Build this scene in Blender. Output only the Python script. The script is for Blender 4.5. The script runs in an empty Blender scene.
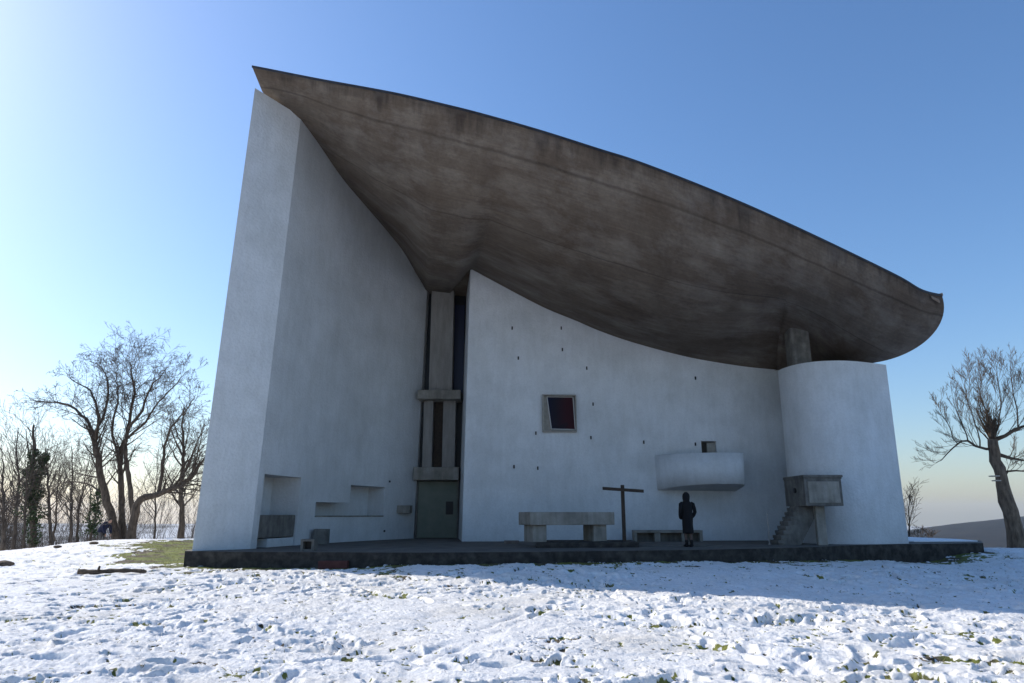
import bpy, bmesh, math, random
import numpy as np
from mathutils import Vector, Matrix
R = math.radians
rnd = random.Random(7)
scene = bpy.context.scene
C = scene.collection

# ------------------------------------------------------------------ camera
F_PX, CX, CY, PITCH, EYE = 700.0, 512.0, 341.5, R(13.92), 1.0
cam = bpy.data.cameras.new('camera'); cam.sensor_width = 36; cam.lens = F_PX/1024*36
cam.clip_start = 0.1; cam.clip_end = 20000
co = bpy.data.objects.new('camera', cam); C.objects.link(co)
co.location = (0, 0, EYE); co.rotation_euler = (R(90)+PITCH, 0, 0)
scene.camera = co
# ------------------------------------------------------------------ light
SUN_EL, SUN_AZ = 33.0, -63.5        # azimuth from the view direction (+Y), negative = left
w = bpy.data.worlds.new('World'); scene.world = w; w.use_nodes = True
nt = w.node_tree; bg = nt.nodes['Background']
sky = nt.nodes.new('ShaderNodeTexSky'); sky.sky_type = 'NISHITA'; sky.sun_disc = False
sky.sun_elevation = R(SUN_EL); sky.sun_rotation = R(SUN_AZ)
sky.altitude = 450; sky.air_density = 1.3; sky.dust_density = 1.25; sky.ozone_density = 6.0
hs = nt.nodes.new('ShaderNodeHueSaturation'); hs.inputs['Saturation'].default_value = 1.08     # the camera's vivid blue
wb = nt.nodes.new('ShaderNodeMix'); wb.data_type = 'RGBA'; wb.blend_type = 'MULTIPLY'; wb.inputs[0].default_value = 1; wb.inputs[7].default_value = (1.07, 1.03, 1.05, 1)   # white balance of the camera
nt.links.new(sky.outputs[0], hs.inputs['Color']); nt.links.new(hs.outputs[0], wb.inputs[6]); nt.links.new(wb.outputs[2], bg.inputs[0]); bg.inputs[1].default_value = 0.14
sd = Vector((math.sin(R(SUN_AZ))*math.cos(R(SUN_EL)), math.cos(R(SUN_AZ))*math.cos(R(SUN_EL)), math.sin(R(SUN_EL))))
sl = bpy.data.lights.new('sun', 'SUN'); sl.energy = 4.1; sl.angle = R(0.53); sl.color = (1, .92, .80)
so = bpy.data.objects.new('sun', sl); C.objects.link(so); so.rotation_euler = (-sd).to_track_quat('-Z', 'Y').to_euler()
so.location = sd*60
vs = scene.view_settings; vs.view_transform = 'Standard'; vs.look = 'None'; vs.exposure = 0.27; vs.gamma = 1

# ------------------------------------------------------------------ helpers
cp, sp = math.cos(PITCH), math.sin(PITCH)
def ray(px, py):
    v = CY-py; fw = F_PX*cp - v*sp; up = F_PX*sp + v*cp
    return (px-CX)/fw, up/fw
def at(px, py, Y):
    a, b = ray(px, py); return Vector((a*Y, Y, EYE+b*Y))
def atz(px, py, z):
    a, b = ray(px, py); Y = (z-EYE)/b; return Vector((a*Y, Y, z))
def proj(x, y, z):
    u = z-EYE; f = y*cp+u*sp; v = -y*sp+u*cp
    return CX+F_PX*x/f, CY-F_PX*v/f

def tag(o, label=None, cat=None, group=None, kind=None):
    if label: o['label'] = label
    if cat: o['category'] = cat
    if group: o['group'] = group
    if kind: o['kind'] = kind
    return o
def empty(name, loc, rz=0):
    o = bpy.data.objects.new(name, None); o.empty_display_size = .3
    C.objects.link(o); o.location = loc; o.rotation_euler = (0, 0, rz); return o
class MB:
    """collects geometry in world coordinates; build() makes ONE mesh object"""
    def __init__(s): s.v = []; s.f = []; s.m = []
    def add(s, vs, fs, mi=0):
        n = len(s.v); s.v += [tuple(p) for p in vs]
        for f in fs: s.f.append(tuple(i+n for i in f)); s.m.append(mi)
    def box(s, x0, x1, y0, y1, z0, z1, mi=0, M=None):
        vs = [Vector((x, y, z)) for z in (z0, z1) for y in (y0, y1) for x in (x0, x1)]
        if M: vs = [M @ p for p in vs]
        s.add(vs, [(0, 2, 3, 1), (4, 5, 7, 6), (0, 1, 5, 4), (2, 6, 7, 3), (0, 4, 6, 2), (1, 3, 7, 5)], mi)
    def prism(s, poly, z0, z1, mi=0):
        n = len(poly)
        a = sum(poly[i][0]*poly[(i+1) % n][1]-poly[(i+1) % n][0]*poly[i][1] for i in range(n))
        if a < 0: poly = poly[::-1]
        s.add([(p[0], p[1], z0) for p in poly]+[(p[0], p[1], z1) for p in poly],
              [tuple(range(n))[::-1], tuple(range(n, 2*n))]+[(i, (i+1) % n, n+(i+1) % n, n+i) for i in range(n)], mi)
    def tube(s, pts, rad, k=6, cap=True, mi=0):
        pts = [Vector(p) for p in pts]; n = len(pts); vs = []
        ref = Vector((0.31, 0.22, 0.93)); pa = None
        for i, p in enumerate(pts):
            d = (pts[min(i+1, n-1)]-pts[max(i-1, 0)])
            if d.length < 1e-9: d = Vector((0, 0, 1))
            d.normalize()
            a = (pa-d*pa.dot(d)) if pa is not None else d.cross(ref)
            if a.length < .1: a = d.cross(Vector((1, 0, 0)))
            a.normalize(); b = d.cross(a); pa = a
            r = rad[i] if hasattr(rad, '__len__') else rad
            for j in range(k):
                t = 2*math.pi*j/k; vs.append(p+(a*math.cos(t)+b*math.sin(t))*r)
        fs = [(i*k+j, i*k+(j+1) % k, (i+1)*k+(j+1) % k, (i+1)*k+j) for i in range(n-1) for j in range(k)]
        if cap: fs += [tuple(range(k))[::-1], tuple(range((n-1)*k, n*k))]
        s.add(vs, fs, mi)
    def build(s, name, mats, parent=None, smooth=False, bevel=0, recalc=False):
        me = bpy.data.meshes.new(name)
        off = Vector((0, 0, 0))
        M = parent_world(parent).inverted() if parent else Matrix()
        me.from_pydata([tuple(M @ Vector(p)) for p in s.v], [], s.f)
        if not isinstance(mats, (list, tuple)): mats = [mats]
        for m in mats: me.materials.append(m)
        me.polygons.foreach_set('material_index', s.m)
        if smooth: me.polygons.foreach_set('use_smooth', [True]*len(s.f))
        if recalc:
            bm = bmesh.new(); bm.from_mesh(me); bmesh.ops.recalc_face_normals(bm, faces=bm.faces); bm.to_mesh(me); bm.free()
        me.update()
        o = bpy.data.objects.new(name, me); C.objects.link(o)
        if parent: o.parent = parent
        if bevel:
            b = o.modifiers.new('bevel', 'BEVEL'); b.width = bevel; b.segments = 2; b.limit_method = 'ANGLE'; b.angle_limit = R(40)
        return o
def parent_world(p):
    M = Matrix.Translation(p.location) @ p.rotation_euler.to_matrix().to_4x4()
    return parent_world(p.parent) @ M if p.parent else M
def recenter(o):
    """moves a top-level mesh's origin to its base centre"""
    co_ = np.empty(len(o.data.vertices)*3); o.data.vertices.foreach_get('co', co_); co_ = co_.reshape(-1, 3)
    c = Vector(((co_[:, 0].min()+co_[:, 0].max())/2, (co_[:, 1].min()+co_[:, 1].max())/2, co_[:, 2].min()))
    o.data.transform(Matrix.Translation(-c)); o.location = c; return o

# ------------------------------------------------------------------ materials
def mat(name, col, rough=.8, col2=None, scale=3, detail=6, bump=0, bscale=20, spec=.3, metallic=0, stretch=None, lo=.35, hi=.65):
    m = bpy.data.materials.new(name); m.use_nodes = True; n = m.node_tree.nodes; l = m.node_tree.links
    b = n['Principled BSDF']; b.inputs['Base Color'].default_value = (*col, 1); b.inputs['Roughness'].default_value = rough
    b.inputs['Specular IOR Level'].default_value = spec; b.inputs['Metallic'].default_value = metallic
    geo = n.new('ShaderNodeNewGeometry'); mp = n.new('ShaderNodeMapping'); l.new(geo.outputs['Position'], mp.inputs[0])
    if stretch: mp.inputs['Scale'].default_value = stretch
    if col2:
        t = n.new('ShaderNodeTexNoise'); t.inputs['Scale'].default_value = scale; t.inputs['Detail'].default_value = detail; t.inputs['Roughness'].default_value = .62
        l.new(mp.outputs[0], t.inputs['Vector'])
        r = n.new('ShaderNodeValToRGB'); r.color_ramp.elements[0].position = lo; r.color_ramp.elements[1].position = hi
        r.color_ramp.elements[0].color = (*col, 1); r.color_ramp.elements[1].color = (*col2, 1)
        l.new(t.outputs[0], r.inputs[0]); l.new(r.outputs[0], b.inputs['Base Color'])
    if bump:
        t2 = n.new('ShaderNodeTexNoise'); t2.inputs['Scale'].default_value = bscale; t2.inputs['Detail'].default_value = 5
        l.new(geo.outputs['Position'], t2.inputs['Vector'])
        bp = n.new('ShaderNodeBump'); bp.inputs['Strength'].default_value = bump; bp.inputs['Distance'].default_value = .03
        l.new(t2.outputs[0], bp.inputs['Height']); l.new(bp.outputs[0], b.inputs['Normal'])
    return m
def mul_layer(m, scale3, lo, hi, dark, bright=(1, 1, 1), rough=.6, detail=5):
    """multiply the base colour by another stretched noise (stains, weather marks)"""
    n = m.node_tree.nodes; l = m.node_tree.links; b = n['Principled BSDF']
    src = b.inputs['Base Color'].links[0].from_socket
    geo = n.new('ShaderNodeNewGeometry'); mp = n.new('ShaderNodeMapping'); l.new(geo.outputs['Position'], mp.inputs[0]); mp.inputs['Scale'].default_value = scale3
    t = n.new('ShaderNodeTexNoise'); t.inputs['Scale'].default_value = 1; t.inputs['Detail'].default_value = detail; t.inputs['Roughness'].default_value = rough
    l.new(mp.outputs[0], t.inputs['Vector'])
    r = n.new('ShaderNodeValToRGB'); r.color_ramp.elements[0].position = lo; r.color_ramp.elements[1].position = hi
    r.color_ramp.elements[0].color = (*dark, 1); r.color_ramp.elements[1].color = (*bright, 1); l.new(t.outputs[0], r.inputs[0])
    mx = n.new('ShaderNodeMix'); mx.data_type = 'RGBA'; mx.blend_type = 'MULTIPLY'; mx.inputs[0].default_value = 1
    l.new(src, mx.inputs[6]); l.new(r.outputs[0], mx.inputs[7]); l.new(mx.outputs[2], b.inputs['Base Color'])

M_plaster = mat('white_roughcast', (.625, .645, .66), .92, (.695, .715, .73), .9, 8, bump=.65, bscale=12)
mul_layer(M_plaster, (1.6, 1.6, .5), .30, .62, (.94, .94, .93))
mul_layer(M_plaster, (.35, .35, .5), .34, .60, (.90, .90, .89))
mul_layer(M_plaster, (13, 13, 13), .36, .56, (.92, .92, .925), rough=.75)
mul_layer(M_plaster, (5, 5, 1.1), .33, .60, (.94, .94, .935))
M_conc = mat('weathered_concrete', (.22, .205, .18), .9, (.34, .32, .28), 2.2, 8, bump=.4, bscale=18)
mul_layer(M_conc, (5, 5, .6), .3, .6, (.72, .71, .68))
M_conc_d = mat('dark_concrete', (.12, .115, .105), .9, (.21, .2, .18), 2.6, 8, bump=.5, bscale=14)
mul_layer(M_conc_d, (6, 6, 1), .3, .6, (.6, .6, .58))
M_column = mat('board_concrete', (.23, .215, .20), .9, (.31, .295, .27), 1.5, 8, bump=.4, bscale=16, stretch=(4, 4, .7))
M_door = mat('grey_green_door', (.15, .17, .135), .75, (.195, .21, .17), 2, 6, bump=.15, bscale=30)
M_black = mat('black_metal', (.02, .02, .022), .5)
M_dkwood = mat('dark_timber', (.035, .025, .02), .8, (.06, .042, .03), 8, bump=.3, bscale=40)
M_glass = mat('dark_glass', (.010, .012, .016), .45, spec=.3)
M_blueglass = mat('blue_glass', (.012, .018, .05), .45, spec=.3)
M_frame = mat('pale_frame', (.27, .255, .22), .7, (.34, .32, .28), 6)
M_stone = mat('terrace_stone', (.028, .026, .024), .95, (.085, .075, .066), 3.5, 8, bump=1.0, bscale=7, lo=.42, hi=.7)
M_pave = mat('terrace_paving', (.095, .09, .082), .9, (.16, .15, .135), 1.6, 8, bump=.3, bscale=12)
M_coat = mat('black_coat', (.007, .007, .009), .85, bump=.2, bscale=60)
M_skin = mat('skin', (.40, .24, .17), .6)
M_navy = mat('navy_jacket', (.008, .012, .035), .8)
M_greytr = mat('grey_trousers', (.09, .085, .08), .85)
M_bark = mat('bark', (.045, .034, .026), .95, (.13, .10, .075), 5, 8, bump=1.0, bscale=16, stretch=(2, 2, .5))
M_bark2 = mat('pale_bark', (.09, .062, .042), .95, (.24, .17, .115), 4, 8, bump=1.0, bscale=14, stretch=(2, 2, .5))
M_twig = mat('twigs', (.055, .042, .034), .9, (.09, .07, .055), 3)
M_twig2 = mat('tan_twigs', (.10, .070, .046), .9, (.15, .105, .07), 3)
M_ivy = mat('ivy', (.022, .042, .014), .6, (.05, .08, .025), 4)
M_grass = mat('grass_blades', (.10, .075, .014), .8, (.20, .19, .07), 3)
M_red = mat('faded_red_brick', (.075, .024, .022), .85, (.12, .045, .038), 5)
M_log = mat('wet_log', (.05, .038, .028), .9, (.12, .09, .065), 6, bump=.8, bscale=20)
M_snowtop = mat('snow_cap', (.84, .86, .89), .7, bump=.3, bscale=20)

# stained window pane: blue to red, procedural
M_pane = bpy.data.materials.new('stained_pane'); M_pane.use_nodes = True
n = M_pane.node_tree.nodes; l = M_pane.node_tree.links; b = n['Principled BSDF']
tc = n.new('ShaderNodeTexCoord'); t = n.new('ShaderNodeTexVoronoi'); t.inputs['Scale'].default_value = 1.5
l.new(tc.outputs['Generated'], t.inputs['Vector'])
r = n.new('ShaderNodeValToRGB'); r.color_ramp.interpolation = 'LINEAR'
e = r.color_ramp.elements; e[0].position = .2; e[0].color = (.005, .006, .026, 1); e[1].position = .95; e[1].color = (.034, .004, .007, 1)
x = e.new(.5); x.color = (.012, .008, .015, 1)
sx = n.new('ShaderNodeSeparateColor'); l.new(t.outputs['Color'], sx.inputs[0]); sg = n.new('ShaderNodeSeparateXYZ'); l.new(tc.outputs['Generated'], sg.inputs[0])
ma = n.new('ShaderNodeMath'); ma.operation = 'MULTIPLY_ADD'; ma.inputs[1].default_value = .35; l.new(sx.outputs[0], ma.inputs[0]); l.new(sg.outputs[0], ma.inputs[2]); l.new(ma.outputs[0], r.inputs[0]); l.new(r.outputs[0], b.inputs['Base Color'])
b.inputs['Roughness'].default_value = .35; b.inputs['Specular IOR Level'].default_value = .12

# roof concrete: board marks along the rim (UV in metres: u along rim, v across)
M_roof = bpy.data.materials.new('board_marked_roof_concrete'); M_roof.use_nodes = True
n = M_roof.node_tree.nodes; l = M_roof.node_tree.links; b = n['Principled BSDF']; b.inputs['Roughness'].default_value = .93; b.inputs['Specular IOR Level'].default_value = .2
uv = n.new('ShaderNodeUVMap'); uv.uv_map = 'UVMap'
def N(scale, sc3, detail=6, rough=.6, dist=0):
    mp = n.new('ShaderNodeMapping'); l.new(uv.outputs[0], mp.inputs[0]); mp.inputs['Scale'].default_value = sc3
    t = n.new('ShaderNodeTexNoise'); t.inputs['Scale'].default_value = scale; t.inputs['Detail'].default_value = detail; t.inputs['Roughness'].default_value = rough; t.inputs['Distortion'].default_value = dist
    l.new(mp.outputs[0], t.inputs['Vector']); return t.outputs[0]
def RAMP(src, lo, c0, hi, c1):
    r = n.new('ShaderNodeValToRGB'); r.color_ramp.elements[0].position = lo; r.color_ramp.elements[1].position = hi
    r.color_ramp.elements[0].color = (*c0, 1); r.color_ramp.elements[1].color = (*c1, 1); l.new(src, r.inputs[0]); return r.outputs[0]
def MUL(a, bb, mode='MULTIPLY', fac=1):
    mx = n.new('ShaderNodeMix'); mx.data_type = 'RGBA'; mx.blend_type = mode; mx.inputs[0].default_value = fac
    l.new(a, mx.inputs[6]); l.new(bb, mx.inputs[7]); return mx.outputs[2]
c = RAMP(N(1, (.42, .42, 1), 8, .65), .32, (.108, .080, .060), .68, (.182, .150, .120))
bk = n.new('ShaderNodeTexBrick'); l.new(uv.outputs[0], bk.inputs['Vector']); bk.inputs['Scale'].default_value = 1
bk.inputs['Brick Width'].default_value = 2.6; bk.inputs['Row Height'].default_value = .17; bk.inputs['Mortar Size'].default_value = .004
bk.inputs['Color1'].default_value = (.80, .80, .80, 1); bk.inputs['Color2'].default_value = (1.0, 1.0, 1.0, 1); bk.inputs['Mortar'].default_value = (.72, .72, .72, 1); bk.inputs['Mortar Smooth'].default_value = .6
c = MUL(c, bk.outputs['Color'], fac=.30)
c = MUL(c, RAMP(N(1, (.28, 5.5, 1), 6, .7), .34, (.66, .66, .68), .62, (1.08, 1.06, 1.03)), fac=.38)     # long streaks
c = MUL(c, RAMP(N(1, (1.3, .55, 1), 6, .65, .1), .33, (.74, .73, .74), .57, (1, 1, 1)), fac=.8)             # blotches
c = MUL(c, RAMP(N(1, (.5, 13, 1), 4, .6), .38, (.90, .90, .90), .60, (1.03, 1.03, 1.02)), fac=.8)   # fine board lines
c = MUL(c, RAMP(N(1, (9, 9, 1), 4, .6), .35, (.88, .88, .88), .60, (1.04, 1.04, 1.04)), fac=.8)   # grain
# pale lime bloom
lime = RAMP(N(1, (.55, .75, 1), 9, .72, .1), .47, (0, 0, 0), .80, (.115, .112, .105))
c = MUL(c, lime, 'ADD')
# dark wash under the rim: stains with their own ragged shape
sepv = n.new('ShaderNodeSeparateXYZ'); l.new(uv.outputs[0], sepv.inputs[0])
nn = N(1, (1.1, .12, 1), 5, .65)
ma = n.new('ShaderNodeMath'); ma.operation = 'MULTIPLY_ADD'; ma.inputs[1].default_value = -3.6; ma.inputs[2].default_value = 1.9; l.new(nn, ma.inputs[0])
mb_ = n.new('ShaderNodeMath'); mb_.operation = 'ADD'; l.new(ma.outputs[0], mb_.inputs[0]); l.new(sepv.outputs[1], mb_.inputs[1])
c = MUL(c, RAMP(mb_.outputs[0], .05, (.42, .42, .46), .55, (1, 1, 1)), fac=.75)
# casting joints: fixed lines parallel to the rim
for vj, wj in ((1.05, .035), (4.1, .02)):
    a1 = n.new('ShaderNodeMath'); a1.operation = 'SUBTRACT'; a1.inputs[1].default_value = vj; l.new(sepv.outputs[1], a1.inputs[0])
    nj = N(1, (.8, .3, 1), 3); a0 = n.new('ShaderNodeMath'); a0.operation = 'MULTIPLY_ADD'; a0.inputs[1].default_value = .12; l.new(nj, a0.inputs[0]); l.new(a1.outputs[0], a0.inputs[2])
    a2 = n.new('ShaderNodeMath'); a2.operation = 'ABSOLUTE'; l.new(a0.outputs[0], a2.inputs[0])
    c = MUL(c, RAMP(a2.outputs[0], wj*.4, (.55, .54, .54), wj*2.2, (1, 1, 1)), fac=.8)
l.new(c, b.inputs['Base Color'])
bp = n.new('ShaderNodeBump'); bp.inputs['Strength'].default_value = .5; bp.inputs['Distance'].default_value = .03
mm = MUL(bk.outputs['Color'], N(12, (1, 1.8, 1), 5), fac=.7)
l.new(mm, bp.inputs['Height']); l.new(bp.outputs[0], b.inputs['Normal'])
M_rooftop = mat('roof_top_membrane', (.10, .10, .10), .9, (.16, .155, .15), 1)
M_rim = mat('dark_rim_trim', (.018, .018, .022), .6, (.035, .034, .036), 3)

# ------------------------------------------------------------------ noise in numpy
def hash2(ix, iy, seed):
    h = (ix.astype(np.int64)*374761393 + iy.astype(np.int64)*668265263 + seed*974711) & 0xffffffff
    h = ((h ^ (h >> 13))*1274126177) & 0xffffffff
    return ((h ^ (h >> 16)) & 0xffff)/65535.0
def vnoise(x, y, seed=0):
    ix = np.floor(x); iy = np.floor(y); fx = x-ix; fy = y-iy
    fx = fx*fx*fx*(fx*(fx*6-15)+10); fy = fy*fy*fy*(fy*(fy*6-15)+10)
    a = hash2(ix, iy, seed); b_ = hash2(ix+1, iy, seed); c_ = hash2(ix, iy+1, seed); d = hash2(ix+1, iy+1, seed)
    return (a*(1-fx)+b_*fx)*(1-fy)+(c_*(1-fx)+d*fx)*fy - .5
def fbm(x, y, seed=0, oct=4, g=.5):
    s = 0; a = 1; k = 1
    for i in range(oct): s = s+a*vnoise(x*k+17.3*i, y*k-9.1*i, seed+i); a *= g; k *= 2.03
    return s

# ------------------------------------------------------------------ ground
CTRL = np.array([(-9.4, 20.7, -.40), (-5.9, 20.1, -.38), (-1.7, 19.9, -.29), (.2, 20.1, -.27), (4, 20.9, -.28), (7.6, 22.2, -.35), (9.9, 23.2, -.40),
    (13.8, 25.7, -.60), (17.5, 26.7, -.33), (20, 27, -.34), (0, 0, -.6), (0, 8, -.6), (8, 12, -.6), (-8, 12, -.6), (-14, 20, -.55), (15, 18, -.6), (2, 15, -.52), (-4, 16, -.52),
    (-28, 38.6, -.85), (-21.8, 40, -.5), (-15.9, 34, -.12), (-13, 28, -.2), (24.8, 37, -.66), (30, 28, -.6), (-25, 28, -.8), (0, 40, -.3), (16, 38, -.5)])
def ground_h(x, y):
    x = np.asarray(x, float); y = np.asarray(y, float)
    num = 0; den = 0
    for cx, cy, cz in CTRL:
        d2 = (x-cx)**2+(y-cy)**2+.6; wgt = 1/d2**2; num = num+wgt*cz; den = den+wgt
    z = num/den
    r = np.hypot(x, y*1.0)
    d = np.maximum(r-43, 0)
    z = z - 120*(1-np.exp(-(d/330)**1.15))
    return z
def gz(x, y): return float(ground_h(np.array([x]), np.array([y]))[0])

def make_ground():
    rg = np.random.RandomState(3)
    az = np.concatenate([np.linspace(-180, -44, 50, endpoint=False), np.linspace(-44, 44, 1150, endpoint=False), np.linspace(44, 180, 51)[:-1]])
    rr = np.concatenate([[0.01], np.linspace(1, 6, 30, endpoint=False), np.geomspace(6, 50, 760, endpoint=False), np.geomspace(50, 9000, 90)])
    A, Rr = np.meshgrid(np.radians(az), rr)
    X = Rr*np.sin(A); Y = Rr*np.cos(A)
    base = ground_h(X, Y)
    near = np.clip((75-Rr)/25, 0, 1)
    # snow body: drifts, lumps, fine crust
    W = .25*fbm(X*.8, Y*.8, 90, 2); 
    h = .05*fbm(X*.45, Y*.45, 1, 3) + .045*fbm(X*1.7+W*2, Y*1.7, 5, 3)
    lump = fbm(X*4.6+W*4, Y*4.6+3*W, 11, 3, .55)
    h += .042*fbm(X*1.5+W*5, Y*2.9+2*W, 13, 4, .55)*np.clip(.3+1.8*fbm(X*.35, Y*.35, 15, 2), .15, 1) + .012*lump
    tramp = np.clip(.5+1.6*fbm(X*.22+4, Y*.22, 21, 3), .12, 1)      # trampled or smooth
    h += (.024*fbm(X*8, Y*13, 31, 4, .6)+.014*np.maximum(0, fbm(X*16, Y*20, 37, 2)))*tramp
    dep = np.zeros_like(h)
    drA = math.log(50/6)/760
    i0 = 31; a0 = -44; da = 88/1150
    SMOOTH = -.75
    def pit(x, y, ang, L, Wd, D, rim):
        r = math.hypot(x, y); a = math.degrees(math.atan2(x, y))
        if r < 6.3 or r > 48 or abs(a) > 43.5: return
        if math.sin(x*.71+1.3*math.sin(y*.5))+math.sin(y*.83+x*.31+2) < SMOOTH: return
        ir = i0+int(math.log(r/6)/drA); ia = 50+int((a-a0)/da)
        nr = int(L*2/(r*drA))+2; na = int(math.degrees(L*2/r)/da)+2
        s = (slice(max(ir-nr, 0), ir+nr+1), slice(max(ia-na, 0), ia+na+1))
        dx = X[s]-x; dy = Y[s]-y; ca, sa = math.cos(ang), math.sin(ang)
        u = (dx*ca+dy*sa)/L; v_ = (-dx*sa+dy*ca)/Wd
        q = np.sqrt(u*u+v_*v_)
        prof = -D*(1/(1+np.exp((q-1)*13))) + rim*np.exp(-((q-1.35)/.28)**2)
        dep[s] += prof
    # trails of footprints
    for t in range(210):
        x, y = rg.uniform(-17, 20), rg.uniform(6.5, 30); ang = rg.uniform(0, 6.28)
        if rg.rand() < .55: ang = rg.normal(0, .35)+(math.pi if rg.rand() < .5 else 0)
        for k in range(rg.randint(8, 34)):
            side = .11*(1 if k % 2 else -1)
            pit(x-math.sin(ang)*side, y+math.cos(ang)*side, ang+rg.normal(0, .15), rg.uniform(.15, .21), rg.uniform(.075, .11), rg.uniform(.045, .085), rg.uniform(.004, .014))
            x += math.cos(ang)*rg.uniform(.55, .72); y += math.sin(ang)*rg.uniform(.55, .72); ang += rg.normal(0, .09)
    for t in range(170):      # dragged feet, scraped furrows
        x, y = rg.uniform(-13, 15), rg.uniform(6.8, 22); ang = rg.normal(0, .5)+(1.2 if rg.rand() < .2 else 0); crv = rg.normal(0, .12); wd = rg.uniform(.06, .15); dp = rg.uniform(.04, .09)
        for k in range(rg.randint(3, 13)):
            pit(x, y, ang, .13, wd, dp, .010); x += math.cos(ang)*.15; y += math.sin(ang)*.15; ang += crv
    for t in range(1900):
        pit(rg.uniform(-22, 24), rg.uniform(6.5, 36), rg.uniform(0, 6.28), rg.uniform(.06, .20), rg.uniform(.04, .09), rg.uniform(.025, .07), rg.uniform(0, .012))
    dep = np.clip(dep, -.10, .03)
    h = h+dep
    # sledge / wheel ruts
    for (x0, y0, x1, y1) in ((-1.5, 8.0, 2.2, 17.5), (-1.15, 8.0, 2.5, 17.5), (-9, 9.5, 6, 8.9), (-4, 7.7, -11, 10.5)):
        dxx, dyy = x1-x0, y1-y0; LL = math.hypot(dxx, dyy)
        u = ((X-x0)*dxx+(Y-y0)*dyy)/LL; v_ = (-(X-x0)*dyy+(Y-y0)*dxx)/LL + .25*vnoise(X*.5, Y*.5, 77)*2
        h -= .035*np.exp(-(v_/.07)**2)*((u > 0) & (u < LL))*np.clip(.5+2*vnoise(X*1.1, Y*1.1, 78), 0, 1)
    # bare ground mask: green lawn at left of the terrace, thin snow along terrace foot, random tufts
    def blob(cx, cy, a, b_, ang=0):
        ca, sa = math.cos(ang), math.sin(ang); u = ((X-cx)*ca+(Y-cy)*sa)/a; v_ = (-(X-cx)*sa+(Y-cy)*ca)/b_
        return np.exp(-(u*u+v_*v_))
    nz = fbm(X*.9, Y*.9, 41, 4, .6); nf = fbm(X*4, Y*4, 47, 4, .65)
    lawn = blob(-12.2, 28.0, 2.3, 5.6, .22)*1.3 + blob(-14.8, 31.5, 2.8, 3.2)*.8 + blob(-10.9, 24.2, 1.3, 2.4)*1.0
    m = np.clip((lawn+.55*nz+.35*nf-.52)*5, 0, 1)
    speck = fbm(X*13, Y*13, 53, 3, .65); zone = np.clip(.35+1.5*fbm(X*.30, Y*.42, 57, 3), 0, 1)
    # distance to terrace edge
    ex = np.array([p[0] for p in EDGE]); ey = np.array([p[1] for p in EDGE])
    ed = np.full_like(X, 99.0)
    for i in range(len(EDGE)-1):
        ax, ay, bx, by = ex[i], ey[i], ex[i+1], ey[i+1]; LL = (bx-ax)**2+(by-ay)**2
        tt = np.clip(((X-ax)*(bx-ax)+(Y-ay)*(by-ay))/LL, 0, 1); ed = np.minimum(ed, np.hypot(X-ax-tt*(bx-ax), Y-ay-tt*(by-ay)))
    m = np.maximum(m, np.clip((1.15*np.exp(-(ed/.85)**2)+.75*nz+.8*nf+.5*speck-.32)*3.0, 0, 1)*(ed < 2.6))
    m = np.maximum(m, np.clip((1.15*blob(11.8, 23.9, 5.6, .75, .30)+.6*nf+.4*speck-.42)*3.5, 0, 1))
    # scattered thin spots, mostly deep in the prints
    thin = np.clip((-.75*dep/.1 + .8*nz+.7*nf+1.2*speck - .95+.55*zone)*2.2, 0, 1)
    m = np.maximum(m, thin*.8)
    for (tx, ty) in ((930, 657), (945, 660), (992, 662), (985, 640), (668, 628), (560, 640), (300, 600), (705, 645), (968, 632)):
        p = atz(tx, ty, -.6); m = np.maximum(m, np.clip((blob(p.x, p.y, .30, .16)+.5*nf+1.2*speck-.42)*2.5, 0, 1))
    m *= near
    h = h*(1-.55*m) - .03*m
    # far: woodland and fields
    Z = base + h*near + (1-near)*np.clip((Rr-80)/400, 0, 1)*14*fbm(X*.004, Y*.004, 61, 4)
    nR, nA = X.shape
    verts = np.stack([X, Y, Z], -1).reshape(-1, 3)
    idx = np.arange(nR*nA).reshape(nR, nA)
    q = np.stack([idx[:-1, :], np.roll(idx, -1, 1)[:-1, :], np.roll(idx, -1, 1)[1:, :], idx[1:, :]], -1).reshape(-1, 4)[:, ::-1]
    me = bpy.data.meshes.new('snowy_ground')
    me.vertices.add(len(verts)); me.vertices.foreach_set('co', verts.ravel().astype(np.float32))
    me.loops.add(q.size); me.loops.foreach_set('vertex_index', q.ravel().astype(np.int32))
    me.polygons.add(len(q)); me.polygons.foreach_set('loop_start', np.arange(0, q.size, 4, dtype=np.int32)); me.polygons.foreach_set('loop_total', np.full(len(q), 4, dtype=np.int32))
    me.update(calc_edges=True); me.polygons.foreach_set('use_smooth', [True]*len(q))
    at_ = me.attributes.new('bare', 'FLOAT', 'POINT'); at_.data.foreach_set('value', m.ravel().astype(np.float32))
    mt = bpy.data.materials.new('trodden_snow'); mt.use_nodes = True; n = mt.node_tree.nodes; l = mt.node_tree.links; b = n['Principled BSDF']
    b.inputs['Roughness'].default_value = .75; b.inputs['Specular IOR Level'].default_value = .25
    geo = n.new('ShaderNodeNewGeometry'); an = n.new('ShaderNodeAttribute'); an.attribute_name = 'bare'
    def NS(sc, det=5, rough=.6):
        t = n.new('ShaderNodeTexNoise'); t.inputs['Scale'].default_value = sc; t.inputs['Detail'].default_value = det; t.inputs['Roughness'].default_value = rough; l.new(geo.outputs['Position'], t.inputs['Vector']); return t.outputs[0]
    def RP(src, lo, c0, hi, c1):
        r = n.new('ShaderNodeValToRGB'); r.color_ramp.elements[0].position = lo; r.color_ramp.elements[1].position = hi
        r.color_ramp.elements[0].color = (*c0, 1); r.color_ramp.elements[1].color = (*c1, 1); l.new(src, r.inputs[0]); return r.outputs[0]
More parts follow.
